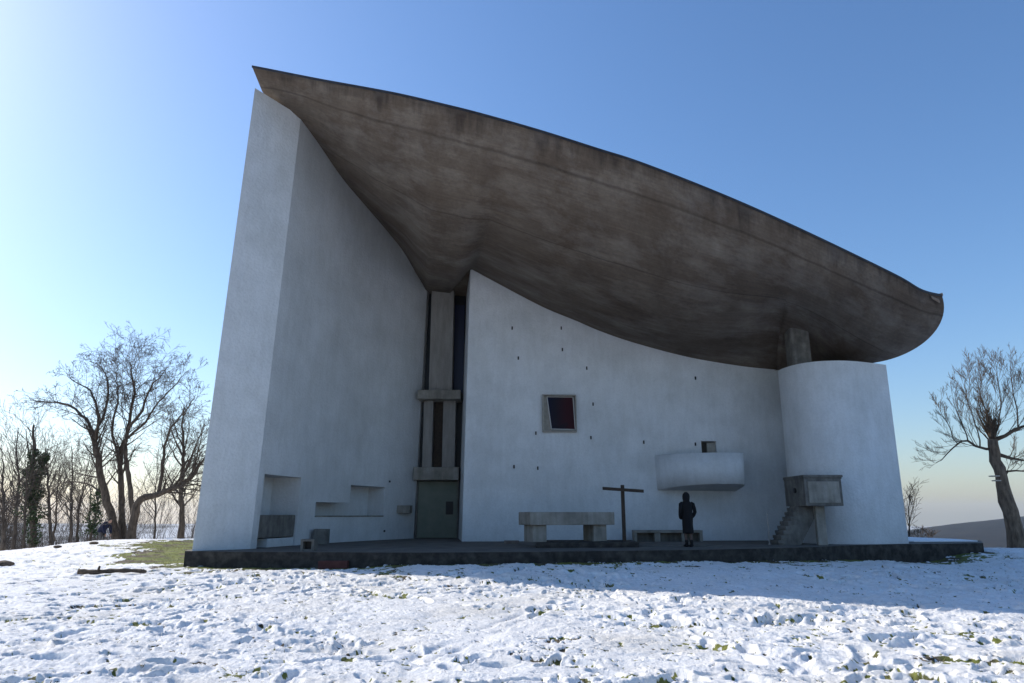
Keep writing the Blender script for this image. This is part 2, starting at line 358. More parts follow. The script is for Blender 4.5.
    snow = RP(NS(6), .35, (.80, .805, .81), .6, (.885, .885, .88))
    dirty = RP(NS(.55, 7, .7), .46, (1, 1, 1), .66, (.90, .88, .84)); fine = RP(NS(21, 5, .7), .36, (.89, .885, .875), .50, (1, 1, 1))
    for lay in (dirty, fine):
        q_ = n.new('ShaderNodeMix'); q_.data_type = 'RGBA'; q_.blend_type = 'MULTIPLY'; q_.inputs[0].default_value = 1; l.new(snow, q_.inputs[6]); l.new(lay, q_.inputs[7]); snow = q_.outputs[2]
    grass = RP(NS(3.5, 8, .7), .35, (.085, .115, .020), .62, (.20, .21, .05))
    dirt = RP(NS(9, 6), .4, (.05, .04, .028), .65, (.16, .13, .085))
    gsel = RP(NS(1.3, 3), .40, (0, 0, 0), .50, (1, 1, 1))
    mx = n.new('ShaderNodeMix'); mx.data_type = 'RGBA'; l.new(gsel, mx.inputs[0]); l.new(dirt, mx.inputs[6]); l.new(grass, mx.inputs[7])
    ad = n.new('ShaderNodeMath'); ad.operation = 'MULTIPLY_ADD'; ad.inputs[1].default_value = .7; l.new(NS(38, 4, .7), ad.inputs[0]); l.new(an.outputs['Fac'], ad.inputs[2])
    sel = RP(ad.outputs[0], .68, (0, 0, 0), .86, (1, 1, 1))
    m2 = n.new('ShaderNodeMix'); m2.data_type = 'RGBA'; l.new(sel, m2.inputs[0]); l.new(snow, m2.inputs[6]); l.new(mx.outputs[2], m2.inputs[7])
    # far away: dark woods between snowy fields
    ln = n.new('ShaderNodeVectorMath'); ln.operation = 'LENGTH'; l.new(geo.outputs['Position'], ln.inputs[0])
    fr = n.new('ShaderNodeMapRange'); fr.inputs[1].default_value = 60; fr.inputs[2].default_value = 120; l.new(ln.outputs['Value'], fr.inputs[0])
    far = RP(NS(.006, 4), .47, (.10, .09, .07), .53, (.62, .64, .66))
    m3 = n.new('ShaderNodeMix'); m3.data_type = 'RGBA'; l.new(fr.outputs[0], m3.inputs[0]); l.new(m2.outputs[2], m3.inputs[6]); l.new(far, m3.inputs[7])
    l.new(m3.outputs[2], b.inputs['Base Color'])
    bp = n.new('ShaderNodeBump'); bp.inputs['Strength'].default_value = .9; bp.inputs['Distance'].default_value = .03; l.new(NS(19, 7, .7), bp.inputs['Height']); l.new(bp.outputs[0], b.inputs['Normal'])
    me.materials.append(mt)
    o = bpy.data.objects.new('snowy_ground', me); C.objects.link(o); tag(o, kind='structure')
    global GR_X, GR_Y, GR_M; GR_X, GR_Y, GR_M = X, Y, (m, Z)

EDGE = [tuple(atz(px, py, 0)[:2]) for px, py in ((185, 551), (240, 551.8), (300, 552), (380, 552.5), (450, 552.5), (520, 552), (560, 551.5), (650, 550.4), (700, 549.8), (760, 548.5), (820, 546.8), (850, 545.3), (900, 544.2), (983, 543))]
make_ground()

# hills
def ridge(name, pts, r0, depth, drop, m, seed):
    """pts: (px, crest py) ; a forested ridge at distance r0"""
    mb = MB(); xs = [p[0] for p in pts]; ys = [p[1] for p in pts]; NP = 160; K = 14
    rows = []
    for i in range(NP):
        px = xs[0]+(xs[-1]-xs[0])*i/(NP-1); py = float(np.interp(px, xs, ys)) + .35*float(vnoise(np.array([px*.25]), np.array([seed*1.]), seed)[0])
        a, b_ = ray(px, py); col = []
        for k in range(K):
            t = k/(K-1)
            Yd = r0*(.62+.38*min(1, t*1.4)) if t < .72 else r0*(1+(t-.72)*depth)
            crest = EYE+b_*r0
            prof = math.sin(min(1, t/.72)*math.pi/2)**.8 if t < .72 else 1-(t-.72)/.28
            z = -drop+(crest+drop)*prof
            if 0 < t < .99: z += 2.0*float(vnoise(np.array([px*.11+k]), np.array([k*.7]), seed+3)[0])*(1 if abs(t-.71) > .06 else .1)
            col.append((a*Yd*(r0/r0), Yd, z))
        rows.append(col)
    vs = [p for c_ in rows for p in c_]
    mb.add(vs, [(i*K+k, (i+1)*K+k, (i+1)*K+k+1, i*K+k+1) for i in range(NP-1) for k in range(K-1)])
    o = mb.build(name, m, smooth=True, recalc=True); tag(o, kind='structure'); return o
M_forest = mat('haze_blue_forest', (.004, .010, .018), .95, (.022, .026, .030), .022, 8, bump=1, bscale=.1)  # blue in the forest colour stands in for distance haze
M_forest2 = mat('far_winter_forest', (.10, .10, .10), .95, (.6, .62, .65), .003, 8, lo=.42, hi=.55)
ridge('hill', [(700, 548), (850, 541), (905, 531), (925, 527.5), (950, 524), (980, 521), (1024, 516), (1150, 509), (1300, 512), (1600, 530)], 1500, 2.2, 118, M_forest, 5)
ridge('hills', [(-900, 524), (-500, 519), (-200, 522), (0, 523), (150, 524), (300, 522), (512, 519), (700, 521), (900, 527), (1200, 520), (1800, 518)], 5200, 1.6, 118, M_forest2, 9)

# ------------------------------------------------------------------ terrace
TB = [(19.5, 30.5), (19.5, 44), (-16, 46), (-14, 33)]
def terrace():
    mb = MB(); poly = [(p[0], p[1]) for p in EDGE] + [(19.0, 29.5), (16.0, 46), (-13.5, 46), (-10.2, 24)]
    mb.prism(poly, -1.2, 0.0, 0)
    # snow-free paving strips: top sheet with joints inset from the edge
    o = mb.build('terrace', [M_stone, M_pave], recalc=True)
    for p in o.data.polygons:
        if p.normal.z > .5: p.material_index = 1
    tag(o, kind='structure')
    return o
terrace()

# ------------------------------------------------------------------ chapel
chapel = empty('chapel', (2.5, 28.0, 0))
tag(chapel, 'white curved chapel with huge brown upswept concrete roof on the snowy hilltop', 'chapel')

T_LEFT = [(296, 117), (299, 119.5), (315.4, 141.5), (341, 178), (363, 203.7), (385, 229), (403, 251), (414, 269.5), (423, 284), (427, 291), (434, 302)]
T_EAST = [(470, 268.5), (472.5, 269.7), (510, 290), (545, 308), (576, 320.7), (600, 331), (635, 343), (688, 357), (740.6, 366), (776, 369.6), (800, 371)]
def densify(tab):
    return [tuple(bez([Vector((p[0], p[1], 0)) for p in tab], k/120)[:2]) for k in range(121)]
def interp(tab, x): return float(np.interp(x, [t[0] for t in tab], [t[1] for t in tab]))
def solve_top(x, y, tab, lo=4, hi=17):
    for _ in range(50):
        z = (lo+hi)/2; px, py = proj(x, y, z)
        if py > interp(tab, px): lo = z      # still below the line
        else: hi = z
    return z
def bez(pts, s):
    """Catmull-Rom through pts, s in 0..1"""
    n_ = len(pts)-1; t = min(max(s, 0), 1)*n_; i = min(int(t), n_-1); f = t-i
    P = lambda k: Vector(pts[min(max(k, 0), n_)])
    a, b_, c_, d = P(i-1), P(i), P(i+1), P(i+2)
    return .5*((2*b_)+(c_-a)*f+(2*a-5*b_+4*c_-d)*f*f+(3*b_-a-3*c_+d)*f**3)

def relief_wall(mb, pos, normal, tops, S, zrows, depth_of):
    """wall surface over columns S and rows; cells may be recessed. pos(s,z)->Vector ; normal(s)-> inward unit"""
    def P(i, j, d):
        s = S[i]; z = zrows[j] if j < len(zrows) else tops[i]
        return pos(s, z)+normal(s)*d
    nS, nZ = len(S), len(zrows)
    D = {}
    for i in range(nS-1):
        for j in range(nZ):
            zc = (zrows[j]+(zrows[j+1] if j+1 < nZ else zrows[j]+1))/2
            D[i, j] = depth_of((S[i]+S[i+1])/2, zc) if j+1 < nZ else 0
    for (i, j), d in D.items():
        mb.add([P(i, j, d), P(i+1, j, d), P(i+1, j+1, d), P(i, j+1, d)], [(0, 1, 2, 3)])
        d2 = D.get((i+1, j), 0)
        if d2 != d: mb.add([P(i+1, j, d), P(i+1, j, d2), P(i+1, j+1, d2), P(i+1, j+1, d)], [(0, 1, 2, 3)])
        d2 = D.get((i, j+1), 0)
        if d2 != d: mb.add([P(i, j+1, d), P(i+1, j+1, d), P(i+1, j+1, d2), P(i, j+1, d2)], [(0, 1, 2, 3)])

T_LEFT = densify(T_LEFT); T_EAST = densify(T_EAST)
# -- tall left wall with its narrow end face
C0 = [(-7.94, 22.1, 0), (-7.42, 24.4, 0), (-6.72, 26.8, 0), (-5.75, 29.2, 0), (-4.33, 31.9, 0)]
tl = at(255, 88, 20.9); tr = at(299, 120.5, 22.1)
C1 = [(tr.x, 22.1, 0), (-6.98, 24.4, 0), (-6.32, 26.8, 0), (-5.42, 29.2, 0), (-4.02, 31.9, 0)]
ZT = 13.0
def posL(s, z):
    a, b_ = bez(C0, s), bez(C1, s); k = z/ZT; p = a.lerp(b_, k); p.z = z; return p
def topL(s):
    p = posL(s, 12.5); return solve_top(p.x, p.y, T_LEFT)
def normL(s):
    d = bez(C0, min(s+.02, 1))-bez(C0, max(s-.02, 0)); d.normalize(); return Vector((-d.y, d.x, 0))
def s_of(px, py, pos):
    best = None
    for k in range(401):
        s = k/400; z = 1.5
        for _ in range(3):
            p = pos(s, z); z = EYE+ray(px, py)[1]*p.y
        e_ = abs(proj(p.x, p.y, z)[0]-px)
        if best is None or e_ < best[0]: best = (e_, s, z)
    return best[1], best[2]
n1a = s_of(265, 474, posL); n1b = s_of(298, 510, posL)
n2a = s_of(316, 502, posL); n2b = s_of(383, 518, posL); n2c = s_of(351, 485, posL); n2l = s_of(316, 516, posL)
def depL(s, z):
    if n1a[0] < s < n1b[0] and z < n1a[1]: return 1.1
    if n2a[0] < s < n2b[0] and n2l[1] < z < n2a[1]: return .85
    if n2c[0] < s < n2b[0] and n2l[1] < z < n2c[1]: return .85
    return 0
S = sorted(set([round(k/30, 4) for k in range(31)]+[n1a[0], n1b[0], n2a[0], n2b[0], n2c[0]]))
zr = sorted(set([0, 1.0, n1a[1], n2a[1], n2l[1], n2c[1], 4, 6, 8]))
mb = MB()
relief_wall(mb, posL, normL, [topL(s)+.10 for s in S], S, zr, depL)
# narrow end face
tz0 = topL(0)+.10
a0, a1 = Vector((-9.16, 20.9, 0)), Vector((-7.94, 22.1, 0))
for k in range(8):
    f0, f1 = k/8, (k+1)/8
    mb.add([a0.lerp(tl, f0), Vector(posL(0, tz0*f0)), Vector(posL(0, tz0*f1)), a0.lerp(tl, f1)], [(0, 1, 2, 3)])
# outer (south) face and tops
out_b = [Vector((-9.16, 20.9, 0)), Vector((-10.2, 26, 0)), Vector((-11.2, 32, 0)), Vector((-13.0, 42, 0))]
out_t = [tl, Vector((-9.9, 26, 13.9)), Vector((-11.0, 32, 12.6)), Vector((-12.8, 42, 10.7))]
for i in range(3): mb.add([out_b[i+1], out_b[i], out_t[i], out_t[i+1]], [(0, 1, 2, 3)])
inner = [posL(s, topL(s)+.10) for s in (0, .25, .5, .75, 1)]
mb.add([out_t[0], inner[0], inner[1], out_t[1]], [(0, 1, 2, 3)])
mb.add([out_t[1], inner[1], inner[2], inner[3], inner[4], out_t[2]], [(0, 1, 2, 3, 4, 5)])
# return into the door slot
e0, e1 = posL(1, 0), posL(1, topL(1)+.1)
mb.add([e0, e0+Vector((.12, 1.3, 0)), e1+Vector((.12, 1.3, 0)), e1], [(0, 1, 2, 3)])
o = mb.build('wall', M_plaster, chapel); tag(o, 'tall white left wall rising to a sharp corner')

mb = MB(); zs = n2l[1]
for k in range(6):
    sa = n2a[0]+(n2b[0]-n2a[0])*k/6; sb = n2a[0]+(n2b[0]-n2a[0])*(k+1)/6
    Pq = [posL(q, z)+normL(q)*d for z in (zs-.035, zs+.012) for d in (-.03, .84) for q in (sa, sb)]
    mb.add(Pq, [(0, 2, 3, 1), (4, 5, 7, 6), (0, 1, 5, 4), (2, 6, 7, 3)]+([(0, 4, 6, 2)] if k == 0 else [])+([(1, 3, 7, 5)] if k == 5 else []))
mb.build('sill', M_conc, chapel)

# -- main white wall
E0 = [(-1.95, 28.3), (1.2, 28.62), (4.4, 28.9), (7.8, 29.15), (11.7, 29.6)]
def posE(s, z):
    p = bez([(x_, y_, 0) for x_, y_ in E0], s); p = Vector((p.x + (.17*(z/11) if s < .02 else 0), p.y, z)); return p
def normE(s):
    d = bez([(x_, y_, 0) for x_, y_ in E0], min(s+.02, 1))-bez([(x_, y_, 0) for x_, y_ in E0], max(s-.02, 0)); d.normalize(); return Vector((-d.y, d.x, 0))
def topE(s):
    p = posE(s, 9); return solve_top(p.x, p.y, T_EAST)
wA = s_of(543, 396, posE); wB = s_of(575.5, 431, posE); dA = s_of(701.5, 441, posE); dB = s_of(717.5, 456, posE)
def depE(s, z):
    if wA[0] < s < wB[0] and wB[1] < z < wA[1]: return .55
    if dA[0] < s < dB[0] and 2.2 < z < dA[1]: return .6
    return 0
S = sorted(set([round(k/36, 4) for k in range(37)]+[wA[0], wB[0], dA[0], dB[0]]))
zr = sorted(set([0, 1, 2.2, dA[1], wA[1], wB[1]]))
mb = MB(); relief_wall(mb, posE, normE, [topE(s)+.10 for s in S], S, zr, depE)
p0, p1 = posE(0, 0), posE(0, topE(0)+.1)
q0, q1 = Vector((-2.40, 32.3, 0)), Vector((-2.2, 32.3, p1.z+.4))
mb.add([q0, p0, p1, q1], [(0, 1, 2, 3)])
o = mb.build('wall', M_plaster, chapel); tag(o, 'broad white curved wall with window and balcony')

# -- rounded right wall block
TW = [(11.62, 29.9), (10.93, 28.2), (10.62, 27.35), (10.82, 26.35), (11.3, 25.78), (11.95, 25.56), (12.7, 25.62), (13.5, 25.92), (14.35, 26.32), (14.3, 30), (13.6, 42), (-12.9, 42)]
mb = MB(); n_ = len(TW); ztw = 6.6
dense = []
for k in range(49): dense.append(tuple(bez([(x_, y_, 0) for x_, y_ in TW[:9]], k/48)[:2]))
dense += [TW[9], TW[10]]
vsb = [(x_, y_, 0) for x_, y_ in dense]; vst = [(x_+.02, y_, ztw) for x_, y_ in dense]
n_ = len(dense)
mb.add(vsb+vst, [(i, i+1, n_+i+1, n_+i) for i in range(n_-1)]+[tuple(range(n_, 2*n_))])
o = mb.build('wall', M_plaster, chapel, recalc=True); tag(o, 'low rounded white wall block at the right end')
mb = MB()
mb.add([(13.6, 41.9, 0), (-13, 41.9, 0), (-12.8, 41.9, 10.2), (13.6, 41.9, 7.6)], [(0, 1, 2, 3)])
mb.add([(13.55, 30, 6.3), (13.55, 41.9, 6.3), (13.55, 41.9, 7.8), (13.55, 30, 7.4)], [(0, 1, 2, 3)])
o = mb.build('wall', M_plaster, chapel); tag(o, 'plain rear wall closing the back of the building')

# -- roof shell
RIM = [(252, 66.5, 20.2), (275, 71, 19.9), (300, 76, 19.6), (326, 81, 19.3), (365, 88, 18.9), (399.5, 94.6, 18.6), (440, 104, 18.4), (480, 114, 18.3), (540, 131, 18.35), (600, 150, 18.6), (635, 161, 18.8), (688, 181, 19.2), (740.6, 202.6, 19.75), (793, 226, 20.4), (846, 251, 21.2), (899, 277, 22.1), (922, 290.3, 22.6), (942, 295.5, 23.1)]
JUN = [(262, 91, 21.4), (281, 105, 21.8), (299, 120, 22.2), None, None, None, (427, 291, 31.9), (450, 294, 32.2), None, None, None, None, None, (776, 369.6, 29.4), (812, 368, 29.2), (845, 366, 28.4), (862, 365, 28.2), (872, 363, 28.0)]
jl = {3: .22, 4: .50, 5: .76}
for i, s in jl.items():
    p = posL(s, 12); z = topL(s); px, py = proj(p.x, p.y, z); JUN[i] = (px, py, p.y)
for i, s in {8: .22, 9: .40, 10: .52, 11: .70, 12: .86}.items():
    p = posE(s, 8); z = topE(s); px, py = proj(p.x, p.y, z); JUN[i] = (px, py, p.y)
NU, NV = 150, 26
def cr(tab, t):
    return bez([Vector(p) for p in tab], t)
def lin3(pts, t):
    n_ = len(pts)-1; t = t*n_; i = min(int(t), n_-1); return pts[i].lerp(pts[i+1], t-i)
Jw = [at(*j) for j in JUN]
nk = len(RIM)
# dense junction following the traced wall tops exactly where there is a wall
def junc(t):
    k = t*(nk-1)
    if 2 <= k <= 6:
        xs_ = [2, 3, 4, 5, 6]; ss = [0, .22, .50, .76, 1]; s = float(np.interp(k, xs_, ss))
        p = posL(s, topL(s)); p.z = topL(s); return p
    if 8 <= k <= 13:
        s = float(np.interp(k, [8, 9, 10, 11, 12, 13], [.22, .40, .52, .70, .86, 1.0])); p = posE(s, topE(s)); return p
    if 7 < k < 8:      # from the slot back round to the front wall, passing its left end
        s = (k-7)
        if s > .45: q = posE((s-.45)/.55*.22, 11); q.z = topE((s-.45)/.55*.22); return q
        a = Jw[7]; q = posE(0, 11); q.z = topE(0); return a.lerp(q, s/.45)
    return lin3(Jw, t)
RIMv = [Vector(p) for p in RIM]
def rimp(t):
    p = bez(RIMv, t); return at(p.x, p.y, p.z)
us = [i/(NU-1) for i in range(NU)]
mb = MB(); grid = []; UV = []
smooth_len = 0; prev = None
for i, u in enumerate(us):
    P, Q = rimp(u), junc(u)
    if prev is not None: smooth_len += (P-prev).length
    prev = P
    d = Q-P; L = d.length
    # hull section: drops from the rim, then sweeps flatter towards the wall
    bulge = .17*L*(min(1, u/.26)**1.6); lift = 1-1.9*math.exp(-((u-.775)/.085)**2)
    e_ = max(0, (u-.80)/.20)       # right end: the hull turns the corner
    e_ = e_*e_*(3-2*e_)
    c1 = P + d*.22 + Vector((.62*e_, -.10, -1))*bulge*(1-.30*e_) + Vector((.55*e_, 0, 0))
    c2 = P + d*.62 + Vector((.66*e_, 0, -1))*bulge*lift*(.75-.05*e_) + Vector((.25*e_, 0, -.1*e_))
    row = []; vl = 0; pp = P
    for j in range(NV):
        t = j/(NV-1); q = P*(1-t)**3+c1*3*t*(1-t)**2+c2*3*t*t*(1-t)+Q*t**3
        vl += (q-pp).length; pp = q; row.append(q); UV.append((smooth_len, vl))
    grid.append(row)
# inner soffit carries on to the back, hidden inside the building
ext = []
for i, u in enumerate(us):
    Q = grid[i][-1]; bx = -12.9+26.6*u
    ext.append([Q, Vector((Q.x*.97+.2*(u-.5), max(Q.y+1.2, 32.6), Q.z+.02 + (.0 if u < .9 else .15))), Vector((bx, 42.2, 9.9-2.4*u))])
vs_ = [p for r_ in grid for p in r_]
mb.add(vs_, [(i*NV+j, (i+1)*NV+j, (i+1)*NV+j+1, i*NV+j+1)[::-1] for i in range(NU-1) for j in range(NV-1)], 0)
n0 = len(mb.v)
mb.add([p for r_ in ext for p in r_], [(i*3+j, i*3+j+1, (i+1)*3+j+1, (i+1)*3+j) for i in range(NU-1) for j in range(2)], 0)
# top surface
tops_ = []
RT = .16
for i, u in enumerate(us):
    P = grid[i][0]+Vector((0, 0, .0)); bx = -13.1+27.3*u; B = Vector((bx, 42.6, 12.2-3.6*u))
    inn = P.lerp(B, .02); k_ = min(1, u/.14); iv = (grid[i][-1]+Vector((.02, .15, .14))).lerp(Vector((inn.x, P.y+.35, P.z+.10)), k_*k_); tops_.append([P, iv, P.lerp(B, .5)+Vector((0, 0, .8)), B])
mb.add([p for r_ in tops_ for p in r_], [(i*4+j, (i+1)*4+j, (i+1)*4+j+1, i*4+j+1) for i in range(NU-1) for j in range(3)], 1)
# closing sides
for i in (0, NU-1):
    ring = grid[i]+ext[i][1:]; tp = tops_[i]
    mb.add(ring+tp[::-1][:-1], [tuple(range(len(ring)+3))], 0)
b0 = len(mb.v)
mb.add([p for i in range(NU) for p in (ext[i][2], tops_[i][3])], [(2*i, 2*i+1, 2*i+3, 2*i+2) for i in range(NU-1)], 0)
roof = mb.build('roof', [M_roof, M_rooftop], chapel, smooth=True)
tag(roof, 'sweeping brown concrete roof shell with board marks')
uvl = roof.data.uv_layers.new(name='UVMap'); lv = np.empty(len(roof.data.loops), dtype=np.int32); roof.data.loops.foreach_get('vertex_index', lv)
uva = np.zeros((len(mb.v), 2)); uva[:len(UV)] = UV
for k, v_ in enumerate(mb.v[len(UV):]): uva[len(UV)+k] = (v_[0]+9, v_[1]-16)
uvl.data.foreach_set('uv', uva[lv].ravel().astype(np.float32))
# dark trim along the rim
mb = MB(); pts = [grid[i][0] for i in range(NU)]
for i in range(NU-1):
    for (a, b_) in ((Vector((0, -.02, -.045)), Vector((0, -.02, .035))), (Vector((0, -.02, .035)), Vector((0, .25, .035))), (Vector((0, .0, -.045)), Vector((0, -.02, -.045)))):
        mb.add([pts[i]+a, pts[i+1]+a, pts[i+1]+b_, pts[i]+b_], [(0, 1, 2, 3)])
mb.build('rim_trim', M_rim, roof)
# upturned end of the rim at the right tip; warm colour paints in sunlight
mb = MB(); a = [at(931, 296.5, 22.75), at(942.3, 292.6, 24.3), at(938.5, 300.5, 22.95)]
mb.add(a+[q+Vector((.10, .12, -.05)) for q in a], [(0, 2, 1), (3, 4, 5), (0, 1, 4, 3), (1, 2, 5, 4), (2, 0, 3, 5)])
M_tip_sunlit = mat('sunlit_tip_concrete', (.22, .16, .12), .9, (.30, .23, .17), 5)
tag(mb.build('gutter_lip', M_tip_sunlit, roof), 'upturned tip of the roof, coloured as if sunlit')

# -- pillar carrying the roof over the right block
mb = MB(); c_ = at(798, 350, 26.75)
ring = [(c_.x+sx_*(.25+.13*math.cos(q_)), 26.75+sy_*(.25+.13*math.sin(q_))) for sx_, sy_, qs in ((1, 1, (0, .5, 1)), (-1, 1, (1, .5, 0)), (-1, -1, (0, .5, 1)), (1, -1, (1, .5, 0))) for q_ in [v_*math.pi/2 for v_ in qs]]
mb.prism(ring, 6.3, 9.15); o = mb.build('pillar', M_conc_d, chapel)

# -- door slot
YD = 32.0
def X_at(px, py, Y): return at(px, py, Y).x
mb = MB(); x0, x1 = -4.30, -2.44
# threshold wall behind everything in the slot (dark reveal)
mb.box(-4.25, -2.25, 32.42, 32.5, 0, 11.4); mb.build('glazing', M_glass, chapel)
mb = MB(); mb.box(-4.19, -2.45, 32.0, 32.08, .02, 2.46); door = mb.build('door', M_door, chapel, bevel=.01)
mb = MB(); p = at(449.5, 508, 32.0); mb.box(p.x-.16, p.x+.16, 31.93, 31.998, p.z-.28, p.z+.28); mb.box(p.x-.05, p.x-.02, 31.86, 31.93, p.z-.2, p.z+.2); mb.build('handle', M_black, door)
for xa, xb in ((-4.26, -4.20), (-2.44, -2.39)):
    mb = MB(); mb.box(xa, xb, 31.96, 32.1, 0, 2.5); mb.build('door_jamb', M_conc_d, door)
mb = MB(); mb.box(-4.36, -2.36, 31.42, 32.3, 2.5, 3.06); mb.build('lintel', M_conc, chapel, bevel=.02)
mb = MB(); za, zb = at(440, 399, 31.2).z, at(440, 390, 31.2).z
mb.box(X_at(417.5, 395, 31.2), X_at(461, 395, 31.2)-.02, 31.15, 32.3, za, zb); mb.build('ledge', M_conc, chapel, bevel=.02)
for pa, pb in ((423.5, 433), (443, 455.5)):
    mb = MB(); mb.box(X_at(pa, 430, 31.9), X_at(pb, 430, 31.9), 31.75, 32.2, 3.06, za); mb.build('concrete_fin', M_column, chapel, bevel=.015)
mb = MB(); mb.box(X_at(431, 340, 31.9), X_at(453.5, 340, 31.9), 31.6, 32.2, zb, 11.5); mb.build('column', M_column, chapel, bevel=.015)
mb = MB(); mb.box(X_at(433, 430, 32.1), X_at(443, 430, 32.1), 32.15, 32.19, 3.06, za); mb.build('dark_gap_panel', M_dkwood, chapel)  # dark sheet stands in for the shade between the two fins
mb = MB(); mb.box(X_at(453.5, 340, 32.1)+.03, -2.28, 32.25, 32.29, zb, 10.8); mb.build('glass_strip', M_blueglass, chapel)
mb = MB(); p = at(394, 513, 31.0); q = at(412.5, 505.5, 31.4)
mb.box(p.x-.02, q.x-.02, 30.75, 31.5, p.z, q.z); mb.build('shelf', M_conc, chapel, bevel=.01)

# -- window in the main wall: projecting frame, slanted glass
def wbox(pos, norm, s0, s1, z0, z1, d0, d1):
    P = []
    for z in (z0, z1):
        for d in (d0, d1):
            for s in (s0, s1): P.append(pos(s, z)+norm(s)*d)
    return P, [(0, 2, 3, 1), (4, 5, 7, 6), (0, 1, 5, 4), (2, 6, 7, 3), (0, 4, 6, 2), (1, 3, 7, 5)]
def ss(px, py): return s_of(px, py, posE)
win = empty('window', posE((wA[0]+wB[0])/2, wB[1])-Vector((2.5, 28, 0))); win.parent = chapel
mb = MB(); s0, s1, z0, z1 = wA[0], wB[0], wB[1], wA[1]; e_ = (s1-s0)*.07
for a in ((s0-e_*.7, s0, z0, z1), (s1, s1+e_*.5, z0, z1), (s0-e_*.7, s1+e_*.5, z1, z1+.05), (s0-e_*.7, s1+e_*.5, z0-.06, z0)):
    mb.add(*wbox(posE, normE, a[0], a[1], a[2], a[3], -.16, .04))
mb.build('frame', M_frame, win, bevel=.01)
mb = MB()
A = [posE(s0+(s1-s0)*.12, z1-.02)+normE(s0)*.05, posE(s0+(s1-s0)*.96, z1-.02)+normE(s0)*.05, posE(s0+(s1-s0)*.995, z0+.05)-normE(s0)*.02, posE(s0+(s1-s0)*.24, z0+.07)-normE(s0)*.02]
mb.add(A+[q+normE(s0)*.02 for q in A], [(0, 1, 2, 3), (7, 6, 5, 4), (0, 4, 5, 1), (1, 5, 6, 2), (2, 6, 7, 3), (3, 7, 4, 0)]); mb.build('pane', M_pane, win)
mb = MB()   # reveal board on the left and thin slanted glazing bars
B_ = [posE(s0, z1)+normE(s0)*.03, A[0], A[3], posE(s0, z0)+normE(s0)*.03, posE(s0+(s1-s0)*.24, z0)+normE(s0)*.03]
mb.add(B_, [(0, 1, 2, 4, 3)]); mb.build('reveal', M_frame, win)
mb = MB(); fr = [q-normE(s0)*.02 for q in A]
for i in range(4): mb.tube([fr[i], fr[(i+1) % 4]], .022, 4)
mb.build('glazing_bar', mat('aluminium_bar', (.55, .54, .52), .5), win)

# -- little balcony with doorway behind
BP = [(5.85, 29.0), (6.2, 28.45), (6.65, 28.0), (7.2, 27.68), (7.8, 27.5), (8.45, 27.48), (8.95, 27.62), (9.14, 27.95), (9.2, 29.35)]
bd = [tuple(bez([(x_, y_, 0) for x_, y_ in BP], k/40)[:2]) for k in range(41)]
zb0, zb1 = 2.12, 3.36
ob, ib = bd, [(7.55+(x_-7.55)*.94, 28.8+(y_-28.8)*.9) for x_, y_ in bd]
mb = MB(); n_ = len(ob)
lean = lambda x_, y_, k: (7.55+(x_-7.55)*k, 28.8+(y_-28.8)*k)
V_ = [(*lean(x_, y_, .975), zb0+.05-.24*((y_-27.45)/1.9)) for x_, y_ in ob]+[(x_, y_, zb1) for x_, y_ in ob]+[(x_, y_, zb1) for x_, y_ in ib]+[(x_, y_, zb0+.2) for x_, y_ in ib]
fs = [(r_*n_+i, r_*n_+i+1, (r_+1)*n_+i+1, (r_+1)*n_+i) for r_ in range(3) for i in range(n_-1)]+[tuple(range(n_))[::-1], tuple(range(3*n_, 4*n_))]
mb.add(V_, fs); o = mb.build('balcony', M_plaster, chapel, recalc=True)
for p_ in o.data.polygons: p_.use_smooth = abs(p_.normal.z) < .3
mb = MB(); mb.add(*wbox(posE, normE, dA[0], dB[0], 2.2, dA[1]-.01, .5, .56)); mb.build('balcony_door', M_conc_d, chapel)
mb = MB(); mb.add(*wbox(posE, normE, dA[0]+(dB[0]-dA[0])*.45, dB[0]-.001, 2.2, dA[1]-.06, .1, .18)); mb.build('door_leaf', M_conc, chapel)

# -- tiny openings scattered over the wall
for (px, py) in ((512, 328), (561, 328), (518, 358), (562, 349.5), (587, 368), (593, 404), (591, 437.5), (536, 433), (514, 466.5), (538, 468), (644, 442), (695.5, 444), (695, 378)):
    s, z = ss(px, py); mb = MB()
    hw = .025/12.9; mb.add(*wbox(posE, normE, s-hw, s+hw, z-.075, z+.06, -.035, .04)); mb.build('spout', M_black, chapel)
for px, py in ((389.5, 481.5), (384, 531)):
    s, z = s_of(px, py, posL); mb = MB(); mb.add(*wbox(posL, normL, s-.003, s+.003, z-.04, z+.04, -.03, .04)); mb.build('spout', M_black, chapel)

# -- outdoor pulpit fixed to the rounded wall
pul = empty('pulpit', Vector((10.5, 25, 0))-Vector((2.5, 28, 0))); pul.parent = chapel; tag(pul, 'raised grey concrete pulpit box with steps')
zb_, zt_ = 1.30, 2.37
mb = MB(); mb.box(9.95, 11.22, 24.3, 26.1, zb_, zt_-.12); mb.build('box_body', M_conc_d, pul, bevel=.015)
mb = MB(); mb.box(9.92, 11.27, 24.25, 26.1, zt_-.119, zt_-.04); mb.box(9.935, 11.24, 24.28, 26.1, zt_-.17, zt_-.12); mb.build('cap', M_conc_d, pul, bevel=.01)
mb = MB(); mb.box(10.06, 11.12, 24.27, 24.298, zb_+.1, zt_-.26); mb.build('front_panel', M_conc, pul)
mb = MB(); mb.tube([(9.90, 25.1, 1.83), (9.952, 25.1, 1.83)], .09, 10); mb.build('drain_hole', M_black, pul)
mb = MB()
P_ = [(10.42, 24.72), (10.74, 24.72), (10.72, 24.95), (10.44, 24.95)]
mb.prism(P_, 0, zb_); mb.build('post', M_conc, pul, bevel=.01)
mb = MB(); ns = 8      # steps rising to the right, inclined slab below
